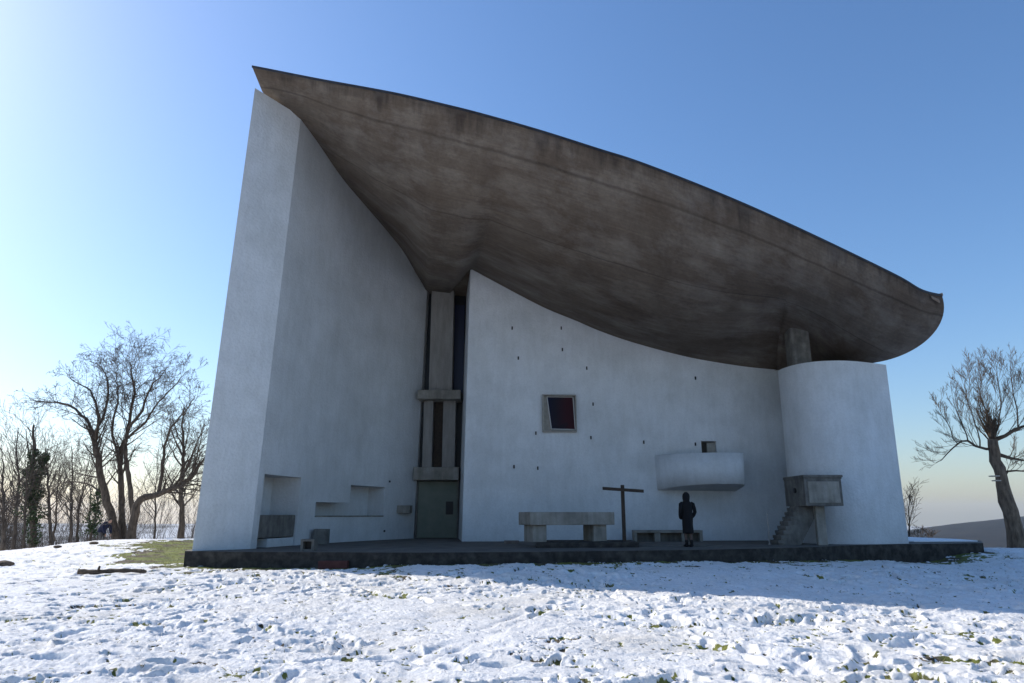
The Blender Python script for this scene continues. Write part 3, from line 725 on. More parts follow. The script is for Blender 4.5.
for k in range(ns):
    xa = 9.12+k*.098; z_ = (k+1)*zb_/(ns+.3)
    mb.box(xa+.02, xa+.22, 24.95, 25.75, z_-.11, z_)
mb.build('step', M_conc_d, pul, bevel=.006)
mb = MB()
sec = [(9.14, 0), (9.92, 0), (10.72, zb_), (9.93, zb_)]
for y_ in ((24.99, 25.71),):
    V_ = [(x_, y_[0], z_) for x_, z_ in sec]+[(x_, y_[1], z_) for x_, z_ in sec]
    mb.add(V_, [(0, 1, 2, 3), (7, 6, 5, 4), (0, 4, 5, 1), (1, 5, 6, 2), (2, 6, 7, 3), (3, 7, 4, 0)])
mb.build('stair_slab', M_conc_d, pul, recalc=True)

# -- concrete block standing in the tall niche
sA, zA = s_of(266, 515, posL); sB, _ = s_of(296, 515, posL)
mb = MB(); mb.add(*wbox(posL, normL, n1a[0]+.004, n1b[0]-.004, .30, zA, .05, .58)); o = mb.build('niche_block', M_conc_d, chapel, bevel=.015)
mb = MB(); mb.add(*wbox(posL, normL, n1a[0]+.30*(n1b[0]-n1a[0]), n1b[0]-.004, 0.0, .27, .03, .58)); mb.build('plinth', M_plaster, chapel, bevel=.01)

# ------------------------------------------------------------------ things on the terrace
def thing_box(name, parts, label, cat, loc, rz=0, group=None):
    e_ = empty(name, loc, rz); tag(e_, label, cat, group)
    for pn, bx, m, bv in parts:
        mb = MB(); M = parent_world(e_)
        for b_ in bx: mb.box(*b_, M=M)
        mb.build(pn, m, e_, bevel=bv)
    return e_
STEPZ = .16
dl, dr = atz(536, 548, 0), atz(640, 547.6, 0)
mb = MB(); mb.prism([(dl.x, dl.y), (dr.x, dr.y+.1), (dr.x+.1, 25.2), (dl.x+.1, 25.3)], 0, STEPZ)
o = recenter(mb.build('altar_step', M_stone, bevel=.01)); tag(o, 'low dark stone step under the stone altar and the cross', 'step')
pa = at(519.5, 540, 23.6); pb = at(612.5, 540, 23.6); cxm = (pa.x+pb.x)/2; Lw = pb.x-pa.x
pz = lambda py: at(560, py, 23.3).z
La, ct = 1.5, pz(512)-STEPZ; cb = pz(525)-STEPZ
altar = thing_box('altar', [('tabletop', [(-La, La, -.53, .53, cb, ct)], M_conc, .02),
    ('leg', [(-La+.14, -La+.62, -.40, .40, 0, cb)], M_conc, .02),
    ('leg', [(La-.72, La-.24, -.40, .40, 0, cb)], M_conc, .02)],
    'heavy grey stone altar table with two square legs on the dark step', 'altar', (cxm+.05, 23.85, STEPZ), R(20))
o = thing_box('stone_slab', [], 'x', 'y', (0, 0, 0)); bpy.data.objects.remove(o)
mb = MB(); p = atz(504, 543.6, 0); q = atz(519, 543.6, 0); mb.box(p.x, q.x, p.y-.25, p.y+.35, 0, .10)
o = recenter(mb.build('stone_slab', mat('reddish_stone', (.16, .12, .10), .9, (.22, .18, .15), 6), bevel=.01)); tag(o, 'small reddish stone slab lying left of the altar leg', 'slab')
# cross
pc = at(624.5, 543, 23.9); zc1 = at(622, 485, 23.9).z
cross = empty('cross', (pc.x, 23.9, STEPZ)); tag(cross, 'plain dark wooden cross standing to the right of the altar', 'cross')
mb = MB(); mb.box(pc.x-.055, pc.x+.055, 23.84, 23.96, STEPZ, zc1); mb.build('post', M_dkwood, cross, bevel=.008)
a = at(602, 488.5, 23.95); b2 = at(643, 491.3, 23.8); d = (b2-a); d.z = 0; dn = d.normalized(); nrm = Vector((-dn.y, dn.x, 0))*.05
zc = at(623, 490, 23.8).z
mb = MB(); q = [Vector((a.x, a.y, a.z-.05)), Vector((b2.x, b2.y, b2.z-.05))]
V_ = [q[0]-nrm, q[1]-nrm, q[1]+nrm, q[0]+nrm]; off_ = Vector((0, -.13, 0)); V_ = [v_+off_ for v_ in V_]
mb.add(V_+[v_+Vector((0, 0, .10)) for v_ in V_], [(0, 3, 2, 1), (4, 5, 6, 7), (0, 1, 5, 4), (1, 2, 6, 5), (2, 3, 7, 6), (3, 0, 4, 7)]); mb.build('crossbar', M_dkwood, cross, bevel=.006)
# low bench against the wall
pb0, pb1 = at(634, 540, 28.0), at(703, 540, 28.0); Lb = pb1.x-pb0.x
thing_box('bench', [('seat', [(-Lb/2, Lb/2, -.25, .25, .33, .43)], M_conc, .01),
    ('leg', [(-Lb/2+.0, -Lb/2+.12, -.22, .22, 0, .33)], M_conc, .01), ('leg', [(-Lb/2+.80, -Lb/2+1.02, -.22, .22, 0, .33)], M_conc, .01),
    ('leg', [(Lb/2-.82, Lb/2-.60, -.22, .22, 0, .33)], M_conc, .01), ('leg', [(Lb/2-.12, Lb/2, -.22, .22, 0, .33)], M_conc, .01),
    ('leg_gap_shade', [(-Lb/2+.12, Lb/2-.12, .12, .2, 0, .33)], M_conc_d, 0)],  # darker sheet paints in the shaded gaps between the legs
    'long low concrete bench against the wall under the balcony', 'bench', ((pb0.x+pb1.x)/2, 28.2, 0), R(0))
# small blocks at left
p = atz(321, 544.2, 0)
o = thing_box('stone_block', [], 'x', 'y', (0, 0, 0)); bpy.data.objects.remove(o)
mb = MB(); zt = at(321, 529, p.y).z; mb.box(-.27, .27, -.25, .25, 0, zt, M=Matrix.Translation((p.x, p.y, 0)) @ Matrix.Rotation(R(12), 4, 'Z'))
o = recenter(mb.build('stone_block', M_conc_d, bevel=.02)); tag(o, 'grey concrete cube near the wall right of the tall niche', 'block')
p = atz(306.5, 551.2, 0); zt = at(306, 539.3, p.y).z
e_ = empty('stone_trough', (p.x, p.y+.22, 0)); tag(e_, 'small open-fronted concrete box at the terrace edge', 'stone box')
M_ = parent_world(e_); mb = MB()
mb.box(-.19, .19, -.2, .2, zt-.06, zt, M=M_); mb.box(-.19, -.12, -.2, .2, 0, zt-.06, M=M_); mb.box(.12, .19, -.2, .2, 0, zt-.06, M=M_); mb.box(-.12, .12, -.18, .2, 0, .05, M=M_); mb.build('casing', M_conc_d, e_)
mb = MB(); mb.box(-.119, .119, .05, .19, .05, zt-.061, M=M_); mb.build('dark_hole_fill', M_black, e_)  # black filling gives the opening its inner darkness by colour
# snow lying on the open right end of the terrace
mb = MB(); P_ = [atz(px, py, 0) for px, py in ((914, 542.3), (978, 541.9))]
pl = [(P_[0].x, P_[0].y), (P_[1].x, P_[1].y), (18.2, 29.5), (16.5, 40), (14.5, 40), (14.42, 28.5)]
mb.prism(pl, .004, .05); o = mb.build('snow_cover', M_snowtop, bevel=.02); tag(o, kind='structure')
# thin rail post by the pulpit steps
p0 = at(769.5, 543.3, 25.3); mb = MB(); zt = at(768.5, 513, 25.3).z
mb.tube([(p0.x, 25.3, 0), (p0.x, 25.3, zt)], .022, 8); mb.tube([(p0.x, 25.3, 0), (p0.x, 25.3, .03)], .06, 8)
o = recenter(mb.build('rail_post', mat('galvanised_rail', (.30, .28, .27), .5, metallic=.4))); tag(o, 'thin grey metal post at the foot of the pulpit steps', 'post')
# paving kerb strip in front of bench
mb = MB(); a = atz(636, 547, 0); b2 = atz(720, 546.4, 0); mb.box(a.x, b2.x, 23.6, 26.6, 0, .05)
o = mb.build('paving', M_pave); tag(o, kind='structure')
# red strip at the terrace foot
a = at(320, 562.5, 20.15); b2 = at(349, 562, 20.15)
zg = gz(a.x, a.y)
mb = MB(); mb.box(a.x, b2.x, 19.95, 20.2, zg-.05, a.z+.05); o = recenter(mb.build('red_board', M_red, bevel=.01)); tag(o, 'faded red board lying at the foot of the terrace wall', 'board')
# log in the snow
a = atz(77, 577, -.5); b2 = atz(146, 577, -.5)
mb = MB(); npt = 14
P_ = [a.lerp(b2, k/(npt-1))+Vector((0, .05*math.sin(k*1.3), .05+.015*math.sin(k*2.1))) for k in range(npt)]
for q in P_: q.z = gz(q.x, q.y)+.055+.012*math.sin(q.x*5)
mb.tube(P_, [.062+.010*math.sin(k*2.3)-(.02*k/npt) for k in range(npt)], 9); mb.tube([P_[4], P_[4]+Vector((.08, -.1, .14))], [.04, .025], 6)
o = recenter(mb.build('log', M_log, smooth=True)); tag(o, 'long thin dark log lying on the snow at left', 'log')
for (px, py, rr_, lb) in ((3, 568.5, .22, 'dark round stone at the left edge of the snow field'), (92, 554.5, .14, 'small dark stone at the edge of the green grass patch'), (56, 556, .12, 'flat dark stone in the snow among the tree shadows')):
    p = atz(px, py, -.6); p.z = gz(p.x, p.y)+.04
    bm = bmesh.new(); bmesh.ops.create_icosphere(bm, subdivisions=3, radius=1)
    for v_ in bm.verts:
        k = 1+.25*float(vnoise(np.array([v_.co.x*2+px]), np.array([v_.co.y*2+v_.co.z]), 4)[0]); v_.co = Vector((v_.co.x*rr_*1.3*k, v_.co.y*rr_*k, v_.co.z*rr_*.5*k))
    me = bpy.data.meshes.new('rock'); bm.to_mesh(me); bm.free(); me.materials.append(M_log); o = bpy.data.objects.new('rock', me); C.objects.link(o); o.location = p; tag(o, lb, 'rock')

# ------------------------------------------------------------------ people
def skin_body(name, verts, edges, radii, m, parent, root=0, sub=2):
    me = bpy.data.meshes.new(name); me.from_pydata([tuple(v_) for v_ in verts], edges, []); me.materials.append(m)
    o = bpy.data.objects.new(name, me); C.objects.link(o); o.parent = parent
    md = o.modifiers.new('skin', 'SKIN'); md.use_smooth_shade = True
    for i, r_ in enumerate(radii):
        rr_ = r_ if hasattr(r_, '__len__') else (r_, r_); me.skin_vertices[0].data[i].radius = rr_
    me.skin_vertices[0].data[root].use_root = True
    sb = o.modifiers.new('sub', 'SUBSURF'); sb.levels = sub; sb.render_levels = sub
    dg = bpy.context.evaluated_depsgraph_get(); dg.update()
    m2 = bpy.data.meshes.new_from_object(o.evaluated_get(dg)); o.modifiers.clear(); o.data = m2
    m2.polygons.foreach_set('use_smooth', [True]*len(m2.polygons))
    return o
def lathe_ring(mb, rings, k=20):
    """rings: (cx, cy, z, rx, ry)"""
    vs_ = []
    for (cx, cy, z, rx, ry) in rings:
        for j in range(k):
            t = 2*math.pi*j/k; wob = 1+.04*math.sin(3*t+z*9)
            vs_.append((cx+rx*wob*math.cos(t), cy+ry*wob*math.sin(t), z))
    n_ = len(rings)
    mb.add(vs_, [(i*k+j, i*k+(j+1) % k, (i+1)*k+(j+1) % k, (i+1)*k+j) for i in range(n_-1) for j in range(k)]+[tuple(range(k))[::-1], tuple(range((n_-1)*k, n_*k))])
def head_mesh(M, m, parent):
    bm = bmesh.new(); bmesh.ops.create_uvsphere(bm, u_segments=24, v_segments=18, radius=1)
    for v_ in bm.verts:
        x_, y_, z_ = v_.co; 
        s_ = 1-.22*max(0, -z_)          # narrower jaw
        X_, Y_, Z_ = x_*.075*s_, y_*.095*(1-.1*max(0, -z_)), z_*.115
        if y_ < -.6 and abs(x_) < .22 and -.25 < z_ < .15: Y_ -= .022*(1-abs(x_)/.22)     # nose
        if y_ < -.5 and .12 < abs(x_) < .5 and .0 < z_ < .25: Y_ += .008                    # eye sockets
        if y_ < -.6 and abs(x_) < .3 and -.55 < z_ < -.4: Y_ += .006                       # mouth
        if abs(x_) > .9 and abs(y_) < .25 and abs(z_) < .3: X_ *= 1.15                     # ears
        v_.co = M @ Vector((X_, Y_, Z_))
    me = bpy.data.meshes.new('head'); bm.to_mesh(me); bm.free(); me.materials.append(m); me.polygons.foreach_set('use_smooth', [True]*len(me.polygons))
    o = bpy.data.objects.new('head', me); C.objects.link(o); o.parent = parent; return o

pf = atz(689, 547, 0)
P1 = empty('person', (pf.x, pf.y, 0), R(12)); tag(P1, 'person in a black knee-length hooded coat standing under the balcony', 'person')
# seen from behind, weight on the right leg, hands in the coat pockets (faces +y, away from the camera)
V_ = [(0, 0, .90), (0, .0, 1.12), (0, .0, 1.34), (0, .01, 1.43), (0, .02, 1.50), (0, .03, 1.57),
      (-.09, 0, .86), (-.085, .02, .48), (-.07, .0, .09), (-.075, .15, .035),
      (.09, 0, .86), (.075, -.03, .48), (.055, -.10, .10), (.05, .04, .035),
      (-.17, 0, 1.36), (-.26, -.04, 1.10), (-.21, .06, .94), (-.16, .10, .90), (.17, 0, 1.34), (.26, -.04, 1.10), (.20, .07, .93), (.15, .11, .89)]
E_ = [(0, 1), (1, 2), (2, 3), (3, 4), (4, 5), (0, 6), (6, 7), (7, 8), (8, 9), (0, 10), (10, 11), (11, 12), (12, 13), (2, 14), (14, 15), (15, 16), (16, 17), (2, 18), (18, 19), (19, 20), (20, 21)]
Rd = [(.13, .10), (.11, .08), (.06, .05), .045, .045, .06, .085, .058, .040, .035, .085, .058, .040, .035, (.03, .03), .025, .02, .02, (.03, .03), .025, .02, .02]
skin_body('body', V_, E_, Rd, mat('dark_tights', (.12, .08, .066), .8), P1)
mb = MB(); M_ = parent_world(P1)
lathe_ring(mb, [(0, -.01, .42, .178, .15), (0, -.01, .46, .18, .152), (0, 0, .70, .175, .145), (0, 0, .92, .182, .14), (0, 0, 1.08, .175, .13), (0, 0, 1.24, .195, .13), (0, 0, 1.34, .19, .125), (0, 0, 1.41, .145, .105), (0, .01, 1.46, .08, .08)])
mb.v = [tuple(M_ @ Vector(p)) for p in mb.v]
# sleeves
for s_ in (-1, 1):
    mb.tube([M_ @ Vector(p) for p in ((s_*.15, 0, 1.385), (s_*.205, -.01, 1.34), (s_*.235, -.04, 1.22), (s_*.255, -.05, 1.10), (s_*.235, .01, 1.00), (s_*.19, .09, .92), (s_*.15, .12, .89))], [.055, .07, .064, .06, .058, .055, .045], 12)
mb.build('coat', M_coat, P1, smooth=True)
mb = MB()
lathe_ring(mb, [(0, .0, 1.40, .10, .09), (0, 0, 1.45, .105, .105), (0, .01, 1.53, .115, .125), (0, .01, 1.60, .118, .13), (0, .01, 1.67, .10, .115), (0, .01, 1.72, .055, .065), (0, .01, 1.735, .01, .01)])
mb.v = [tuple(M_ @ Vector(p)) for p in mb.v]; mb.build('hood', M_coat, P1, smooth=True)
head_mesh(Matrix.Translation((0, .035, 1.585)) @ Matrix.Rotation(math.pi, 4, 'Z'), M_skin, P1)
mb = MB()
for pts_, r_ in ((((-.07, -.05, .05), (-.072, .04, .05), (-.075, .15, .035)), (.045, .05, .035)), (((.052, -.15, .06), (.052, -.06, .045), (.05, .05, .035)), (.045, .05, .035)),
                 (((-.07, .0, .05), (-.075, .01, .22)), (.052, .05)), (((.055, -.10, .06), (.06, -.08, .22)), (.052, .05))):
    mb.tube([M_ @ Vector(p) for p in pts_], r_, 10)
mb.build('boot', M_coat, P1, smooth=True)

# ------------------------------------------------------------------ trees
def limb_pts(pix, Y, dY=0):
    n_ = len(pix); out = []
    for i, (px, py) in enumerate(pix): out.append(at(px, py, Y+dY*i/max(1, n_-1)))
    return out
def resample(pts, step):
    out = []
    n_ = len(pts)-1; L = sum((pts[i+1]-pts[i]).length for i in range(n_)); K = max(3, int(L/step))
    return [bez(pts, k/K) for k in range(K+1)], L
def grow(mb, p, d, L, r, lev, rg, up=.25, wig=.22, dens=1.0, minr=.006, ang=(25, 60)):
    n_ = max(3, int(L/.22)) if lev > 0 else 3
    pts = [p.copy()]; q = p.copy(); dd = d.normalized()
    for k in range(n_):
        dd = (dd+Vector((rg.gauss(0, wig), rg.gauss(0, wig), rg.gauss(0, wig)+up*.25))).normalized()
        q = q+dd*(L/n_); pts.append(q.copy())
    rad = [max(minr, r*(1-.75*k/n_)) for k in range(n_+1)]
    mb.tube(pts, rad, 5 if r > .05 else (4 if r > .02 else 3), cap=False)
    if lev <= 0: return
    m_ = max(2, int((2.6+L*1.5)*dens))
    for k in range(m_):
        t = .22+.76*(k+rg.random())/m_; i = min(int(t*n_), n_-1); s_ = pts[i].lerp(pts[i+1], t*n_-i)
        ax = (pts[i+1]-pts[i]).normalized(); a_ = R(rg.uniform(*ang))
        o_ = ax.orthogonal().normalized(); o_.rotate(Matrix.Rotation(rg.uniform(0, 6.28), 3, ax))
        nd = ax*math.cos(a_)+o_*math.sin(a_)
        grow(mb, s_, nd, L*rg.uniform(.38, .66)*(1-.35*t), max(minr, r*(1-.7*t)*rg.uniform(.45, .65)), lev-1, rg, up, wig, dens, minr, ang)
def tree(name, limbs, label, cat, seed, group=None, bark=None, twig=None, lev=3, dens=1.0, up=.25, sublen=.42, minr=.007, wig=.12, parts=('trunk', 'crown'), ang=(25, 60), first=1, tmin=.25):
    """limbs: (pixel polyline, depth, depth change, r0, r1); the first `first` are the trunk"""
    rg = random.Random(seed); bark = bark or M_bark; twig = twig or M_twig
    p0 = limb_pts(limbs[0][0], limbs[0][1], limbs[0][2])[0]
    e_ = empty(name, p0); tag(e_, label, cat, group)
    tb, cb = MB(), MB()
    for li, (pix, Y, dY, r0, r1) in enumerate(limbs):
        pts, L = resample(limb_pts(pix, Y, dY), .35)
        n_ = len(pts)-1
        for k in range(1, n_+1): pts[k] += Vector((rg.gauss(0, .02), rg.gauss(0, .04), rg.gauss(0, .02)))
        rad = [(r0+(r1-r0)*(k/n_))*(1+.06*rg.gauss(0, 1)) for k in range(n_+1)]
        if li < first:
            rad[0] *= 1.5; pts[0] -= Vector((0, 0, .35)); 
            if n_ > 4: rad[1] *= 1.2
        (tb if li < first else cb).tube(pts, rad, 9 if r0 > .1 else 6)
        m_ = int(L*3.4*dens)
        for k in range(m_):
            t = tmin+(1-tmin)*(k+rg.random())/m_ if li < first else .12+.88*(k+rg.random())/m_
            t = min(t, 1); i = min(int(t*n_), n_-1); s_ = pts[i].lerp(pts[i+1], min(1, t*n_-i)); ax = (pts[i+1]-pts[i]).normalized()
            a_ = R(rg.uniform(*ang)); o_ = ax.orthogonal().normalized(); o_.rotate(Matrix.Rotation(rg.uniform(0, 6.28), 3, ax))
            nd = ax*math.cos(a_)+o_*math.sin(a_); nd.z += .15
            grow(cb, s_, nd, L*sublen*rg.uniform(.5, 1.1)*(1-.45*t)+.3, max(minr, min(.05, (r0+(r1-r0)*t)*.34)), lev-1, rg, up, wig, dens, minr, ang)
    tb.build(parts[0], bark, e_, smooth=True); cb.build(parts[1], twig, e_, smooth=True)
    return e_

# the big many-stemmed tree at left
tree('bare_tree', [
    ([(119, 547), (112, 520), (104, 490), (97, 455), (93, 432)], 39, 0, .235, .14),
    ([(124, 547), (122, 520), (121, 490), (120, 462), (125, 440)], 39.5, .5, .20, .115),
    ([(131, 547), (134, 520), (140, 500), (158, 494), (172, 488), (190, 478), (202, 462)], 38.6, -.4, .235, .08),
    ([(130, 545), (133, 515), (129, 480), (126, 455), (128, 425), (134, 395), (132, 376), (130, 362)], 39.2, .6, .165, .03),
    ([(93, 432), (82, 415), (68, 405), (48, 402), (30, 400)], 39, 1.5, .10, .014),
    ([(96, 440), (98, 415), (90, 390), (80, 385), (66, 376)], 39, .8, .09, .014),
    ([(93, 435), (104, 415), (108, 385), (105, 374), (98, 364)], 39, 1.6, .09, .014),
    ([(120, 460), (112, 430), (118, 400), (117, 380), (118, 366)], 39.6, -1, .085, .014),
    ([(128, 430), (142, 410), (150, 388), (160, 378), (166, 368)], 39.4, -1.2, .085, .014),
    ([(125, 440), (143, 425), (158, 402), (175, 385), (186, 372)], 39.5, -1, .085, .014),
    ([(158, 494), (163, 470), (165, 445), (174, 425), (188, 408), (196, 395)], 38.5, -1.5, .10, .014),
    ([(172, 488), (186, 470), (196, 445), (204, 425)], 38.4, -1, .075, .014),
    ([(101, 492), (88, 484), (70, 482), (52, 486), (40, 490)], 39, 1, .05, .012),
    ([(190, 478), (196, 460), (200, 440), (205, 425)], 38.3, 1.0, .06, .014)],
    'large bare many-stemmed tree left of the chapel wall', 'tree', 11, lev=4, dens=.98, sublen=.39, up=.12, wig=.10, first=4, tmin=.50, minr=.0072, ang=(25, 65))
def simple_limbs(px, pyb, pyt, Y, r, lean, seed, n_=6):
    rg = random.Random(seed); H = pyb-pyt
    tr_ = [(px+lean*t+rg.gauss(0, 1.0), pyb-H*t) for t in (0, .2, .4, .6, .8, 1)]
    L = [(tr_, Y, .5, r, r*.15)]
    for k in range(n_):
        t = .28+.5*k/n_; s_ = rg.choice((-1, 1)) if k % 3 else (1 if k % 2 else -1); x_, y_ = px+lean*t, pyb-H*t
        w_ = H*.24*(1.1-t)*rg.uniform(.7, 1.2)
        L.append(([(x_, y_), (x_+s_*w_*.5, y_-H*.10), (x_+s_*w_, y_-H*.26)], Y+rg.uniform(-.3, .5), rg.uniform(-1.2, 1.2), r*.4*(1-t*.5), .015))
    return L
gT = None
tree('bare_tree', simple_limbs(180, 546, 405, 46, .22, 4, 3, 7), 'slender bare tree close behind, between the big tree and the chapel', 'tree', 21, dens=.8, lev=4, minr=.007)
# the row beyond the crest
row = [(4, 551, 445, 52, .15, -3, 'thin bare tree at the far left edge of the row'), (14, 551, 428, 56, .16, 5, 'bare tree standing second from the left edge'),
       (24, 550, 450, 48, .10, 3, 'short bare sapling just left of the ivy-clad trunk'), (50, 549, 438, 50, .13, -4, 'bare tree directly right of the ivy-clad trunk'),
       (52, 549, 455, 54, .10, 9, 'leaning bare sapling beyond the ivy-clad trunk'), (70, 548, 445, 49, .12, 2, 'straight bare tree midway between ivy trunk and big tree'),
       (76, 548, 455, 56, .12, 12, 'tree leaning right towards the big tree'), (90, 547, 470, 52, .09, 1, 'short sapling just left of the big tree'),
       (155, 545, 455, 53, .09, 2, 'thin sapling seen through the right limbs of the big tree')]
for i, (px, pb_, pt_, Y, r_, ln_, lb) in enumerate(row):
    tree('bare_tree', simple_limbs(px, pb_, pt_, Y, r_, ln_, 40+i, 6), lb, 'tree', 60+i, 'bare trees in the row beyond the lawn', dens=.75, lev=3, minr=.0075, sublen=.46)
# ivy clad trunk: dark leaves clinging to stem
def ivy_tree(limbs, label, seed, leafs, spans):
    t_ = tree('ivy_clad_tree', limbs, label, 'tree', seed, dens=.45, lev=2, minr=.012)
    rg = random.Random(seed); mb = MB()
    for (pix, Y, rad) in spans:
        pts = limb_pts(pix, Y)
        for k in range(leafs):
            s_ = rg.random(); p = bez(pts, s_); a_ = rg.uniform(0, 6.28); rr_ = rad*(.35+.75*rg.random()**.6)*(1-.45*s_)*(1+.5*math.sin(s_*17+seed))
            p = p+Vector((math.cos(a_)*rr_, math.sin(a_)*rr_, rg.gauss(0, .1)))
            n_ = Vector((rg.gauss(0, 1), rg.gauss(0, 1), rg.gauss(0, 1))).normalized(); o_ = n_.orthogonal().normalized()*rg.uniform(.05, .10); c_ = n_.cross(o_)
            mb.add([p-o_, p+c_*.8, p+o_, p-c_*.8], [(0, 1, 2, 3)])
    mb.build('ivy', M_ivy, t_)
ivy_tree([([(33, 550), (33, 515), (32, 480), (34, 450), (33, 425)], 50, 0, .22, .06), ([(33, 490), (40, 470), (46, 455), (50, 440)], 50, 0, .06, .014), ([(34, 470), (28, 450), (26, 430)], 50, .5, .08, .02)],
    'tall dark trunk thickly clad in green ivy in the row of trees', 5, 1500, [([(33, 545), (33, 515), (32, 480), (34, 450)], 50, .42), ([(33, 500), (39, 474), (45, 455)], 50, .45), ([(32, 520), (33, 490), (32, 470)], 50, .8)])
ivy_tree([([(88, 547), (94, 520), (100, 490), (103, 470)], 51, 0, .09, .014), ([(92, 530), (97, 505), (96, 480)], 51, 0, .06, .02)],
    'lower ivy-covered trunk half behind the big tree', 8, 900, [([(90, 535), (95, 510), (101, 488)], 51, .5)])
tree('tree_trunk', [([(3, 549), (4, 530), (2, 515)], 47, 0, .13, .05), ([(3, 530), (8, 520), (12, 505)], 47, 0, .05, .02)], 'short dark stem with brush at the far left edge', 'shrub', 91, dens=1.4, lev=2, minr=.012, parts=('stem', 'branches'))

# the wood falling away beyond the crest, one brown mass of twigs
def thicket():
    rg = random.Random(404); mb = MB()
    for k in range(85):
        px = rg.uniform(-60, 112) if k < 70 else rg.uniform(112, 212); Y = rg.uniform(56, 84); x_ = ray(px, 545)[0]*Y; z_ = gz(x_, Y)
        H = rg.uniform(3.0, 6.5)*(1.2 if px < 30 else 1)+(-.6-z_)*.5
        grow(mb, Vector((x_, Y, z_-.3)), Vector((rg.gauss(0, .12), rg.gauss(0, .1), 1)), H, .045, 2, rg, .35, .07, .85, .008, (18, 48))
    o = mb.build('thicket', M_twig); tag(o, 'distant brown mass of bare trees falling away beyond the lawn', 'wood', kind='stuff')
thicket()
# right-hand tree: stout pollarded trunk with sucker shoots
tree('pollarded_tree', [
    ([(1019, 552), (1013, 525), (1006, 500), (1001, 478), (996, 458), (993, 440)], 31, 0, .34, .19),
    ([(995, 449), (980, 448), (966, 440), (955, 446), (946, 456), (936, 463)], 31, .8, .07, .012),
    ([(993, 442), (990, 425), (984, 405), (978, 385), (975, 366)], 31, .6, .03, .009),
    ([(995, 440), (999, 420), (1001, 400), (998, 382), (996, 366)], 31, -.6, .03, .009),
    ([(994, 440), (1008, 434), (1018, 428), (1030, 426), (1045, 428)], 31, -.8, .10, .03),
    ([(1000, 455), (1012, 458), (1022, 460), (1040, 455)], 31, .5, .08, .02),
    ([(1003, 478), (1010, 470), (1022, 472), (1035, 466)], 31, -.5, .06, .02),
    ([(968, 441), (962, 425), (956, 410), (952, 395)], 31, .5, .03, .009),
    ([(958, 444), (950, 430), (942, 415), (938, 402)], 31, .9, .025, .008),
    ([(980, 447), (976, 425), (968, 400), (965, 380)], 31, .2, .03, .009),
    ([(1018, 428), (1016, 405), (1012, 385), (1010, 368)], 31, -.4, .032, .009),
    ([(1030, 426), (1030, 400), (1026, 380)], 31, -.4, .032, .009)],
    'stout bare pollarded tree at the right edge of the lawn', 'tree', 33, bark=M_bark2, twig=M_twig2, lev=3, dens=1.45, sublen=.42, up=.55, minr=.0055, wig=.06, tmin=.93, ang=(14, 46))
# shelf fungus / boards on its trunk
p = at(998, 476, 30.6)
mb = MB(); mb.box(p.x-.32, p.x+.02, p.y-.12, p.y+.15, p.z-.03, p.z+.02); mb.box(p.x-.22, p.x+.05, p.y-.1, p.y+.15, p.z-.22, p.z-.17)
tr_ = [o for o in bpy.data.objects if o.name.startswith('pollarded_tree')][0]
mb.build('bracket_fungus', mat('pale_fungus', (.45, .38, .30), .9), tr_, bevel=.02)
tree('sapling', [([(909, 544), (910, 525), (909, 505), (911, 490)], 36, 0, .045, .012), ([(910, 520), (914, 505), (915, 492)], 36, .3, .02, .008), ([(910, 530), (905, 512), (906, 498)], 36, .3, .02, .008)],
    'small bare sapling behind the right corner of the chapel', 'sapling', 35, twig=M_twig2, lev=2, dens=1.5, minr=.007, parts=('stem', 'branches'))
for k, (px, sd_) in enumerate(((918, 1), (927, 2))):
    tree('shrub', [([(px, 544.5), (px+1, 538), (px, 532)], 37+k, 0, .03, .01), ([(px, 543), (px-4, 538), (px-6, 533)], 37+k, .2, .02, .008), ([(px, 543), (px+4, 539), (px+7, 534)], 37+k, .2, .02, .008)],
        ('low bare brown shrub just right of the chapel corner', 'low bare brown shrub nearer the far end of the terrace')[k], 'shrub', 70+sd_, 'brown shrubs behind the terrace', twig=M_twig2, lev=3, dens=1.8, minr=.006, parts=('stem', 'branches'))

# stooping person beside the big tree
pp = at(101.5, 543.5, 38.2); pp.z = gz(pp.x, 38.2)
P2 = empty('person', pp, R(70)); tag(P2, 'stooping person in navy jacket and grey trousers by the big bare tree', 'person')
V_ = [(0, .12, .78), (0, .0, .98), (0, -.20, 1.14), (0, -.30, 1.20), (0, -.36, 1.25),
      (-.09, .1, .76), (-.10, -.02, .44), (-.10, .06, .09), (-.10, -.08, .04), (.09, .1, .76), (.10, -.04, .44), (.10, .08, .09), (.10, -.06, .04),
      (-.17, -.18, 1.12), (-.20, -.26, .86), (-.15, -.36, .66), (.17, -.18, 1.12), (.20, -.28, .86), (.15, -.38, .66)]
E_ = [(0, 1), (1, 2), (2, 3), (3, 4), (0, 5), (5, 6), (6, 7), (7, 8), (0, 9), (9, 10), (10, 11), (11, 12), (2, 13), (13, 14), (14, 15), (2, 16), (16, 17), (17, 18)]
Rd = [(.15, .12), (.15, .12), (.15, .11), .06, .06, .10, .075, .055, .05, .10, .075, .055, .05, .075, .06, .05, .075, .06, .05]
skin_body('body', V_, E_, Rd, M_greytr, P2)
mb = MB(); M_ = parent_world(P2)
mb.tube([M_ @ Vector(p) for p in ((0, .15, .76), (0, .10, .88), (0, -.02, 1.02), (0, -.2, 1.16), (0, -.28, 1.21))], [.19, .20, .20, .18, .09], 14)
for s_ in (-1, 1): mb.tube([M_ @ Vector(p) for p in ((s_*.14, -.17, 1.14), (s_*.2, -.2, 1.05), (s_*.21, -.27, .86), (s_*.16, -.36, .70))], [.07, .085, .075, .06], 10)
mb.build('jacket', M_navy, P2, smooth=True)
head_mesh(Matrix.Translation((0, -.40, 1.31)) @ Matrix.Rotation(R(35), 4, 'X'), M_skin, P2)
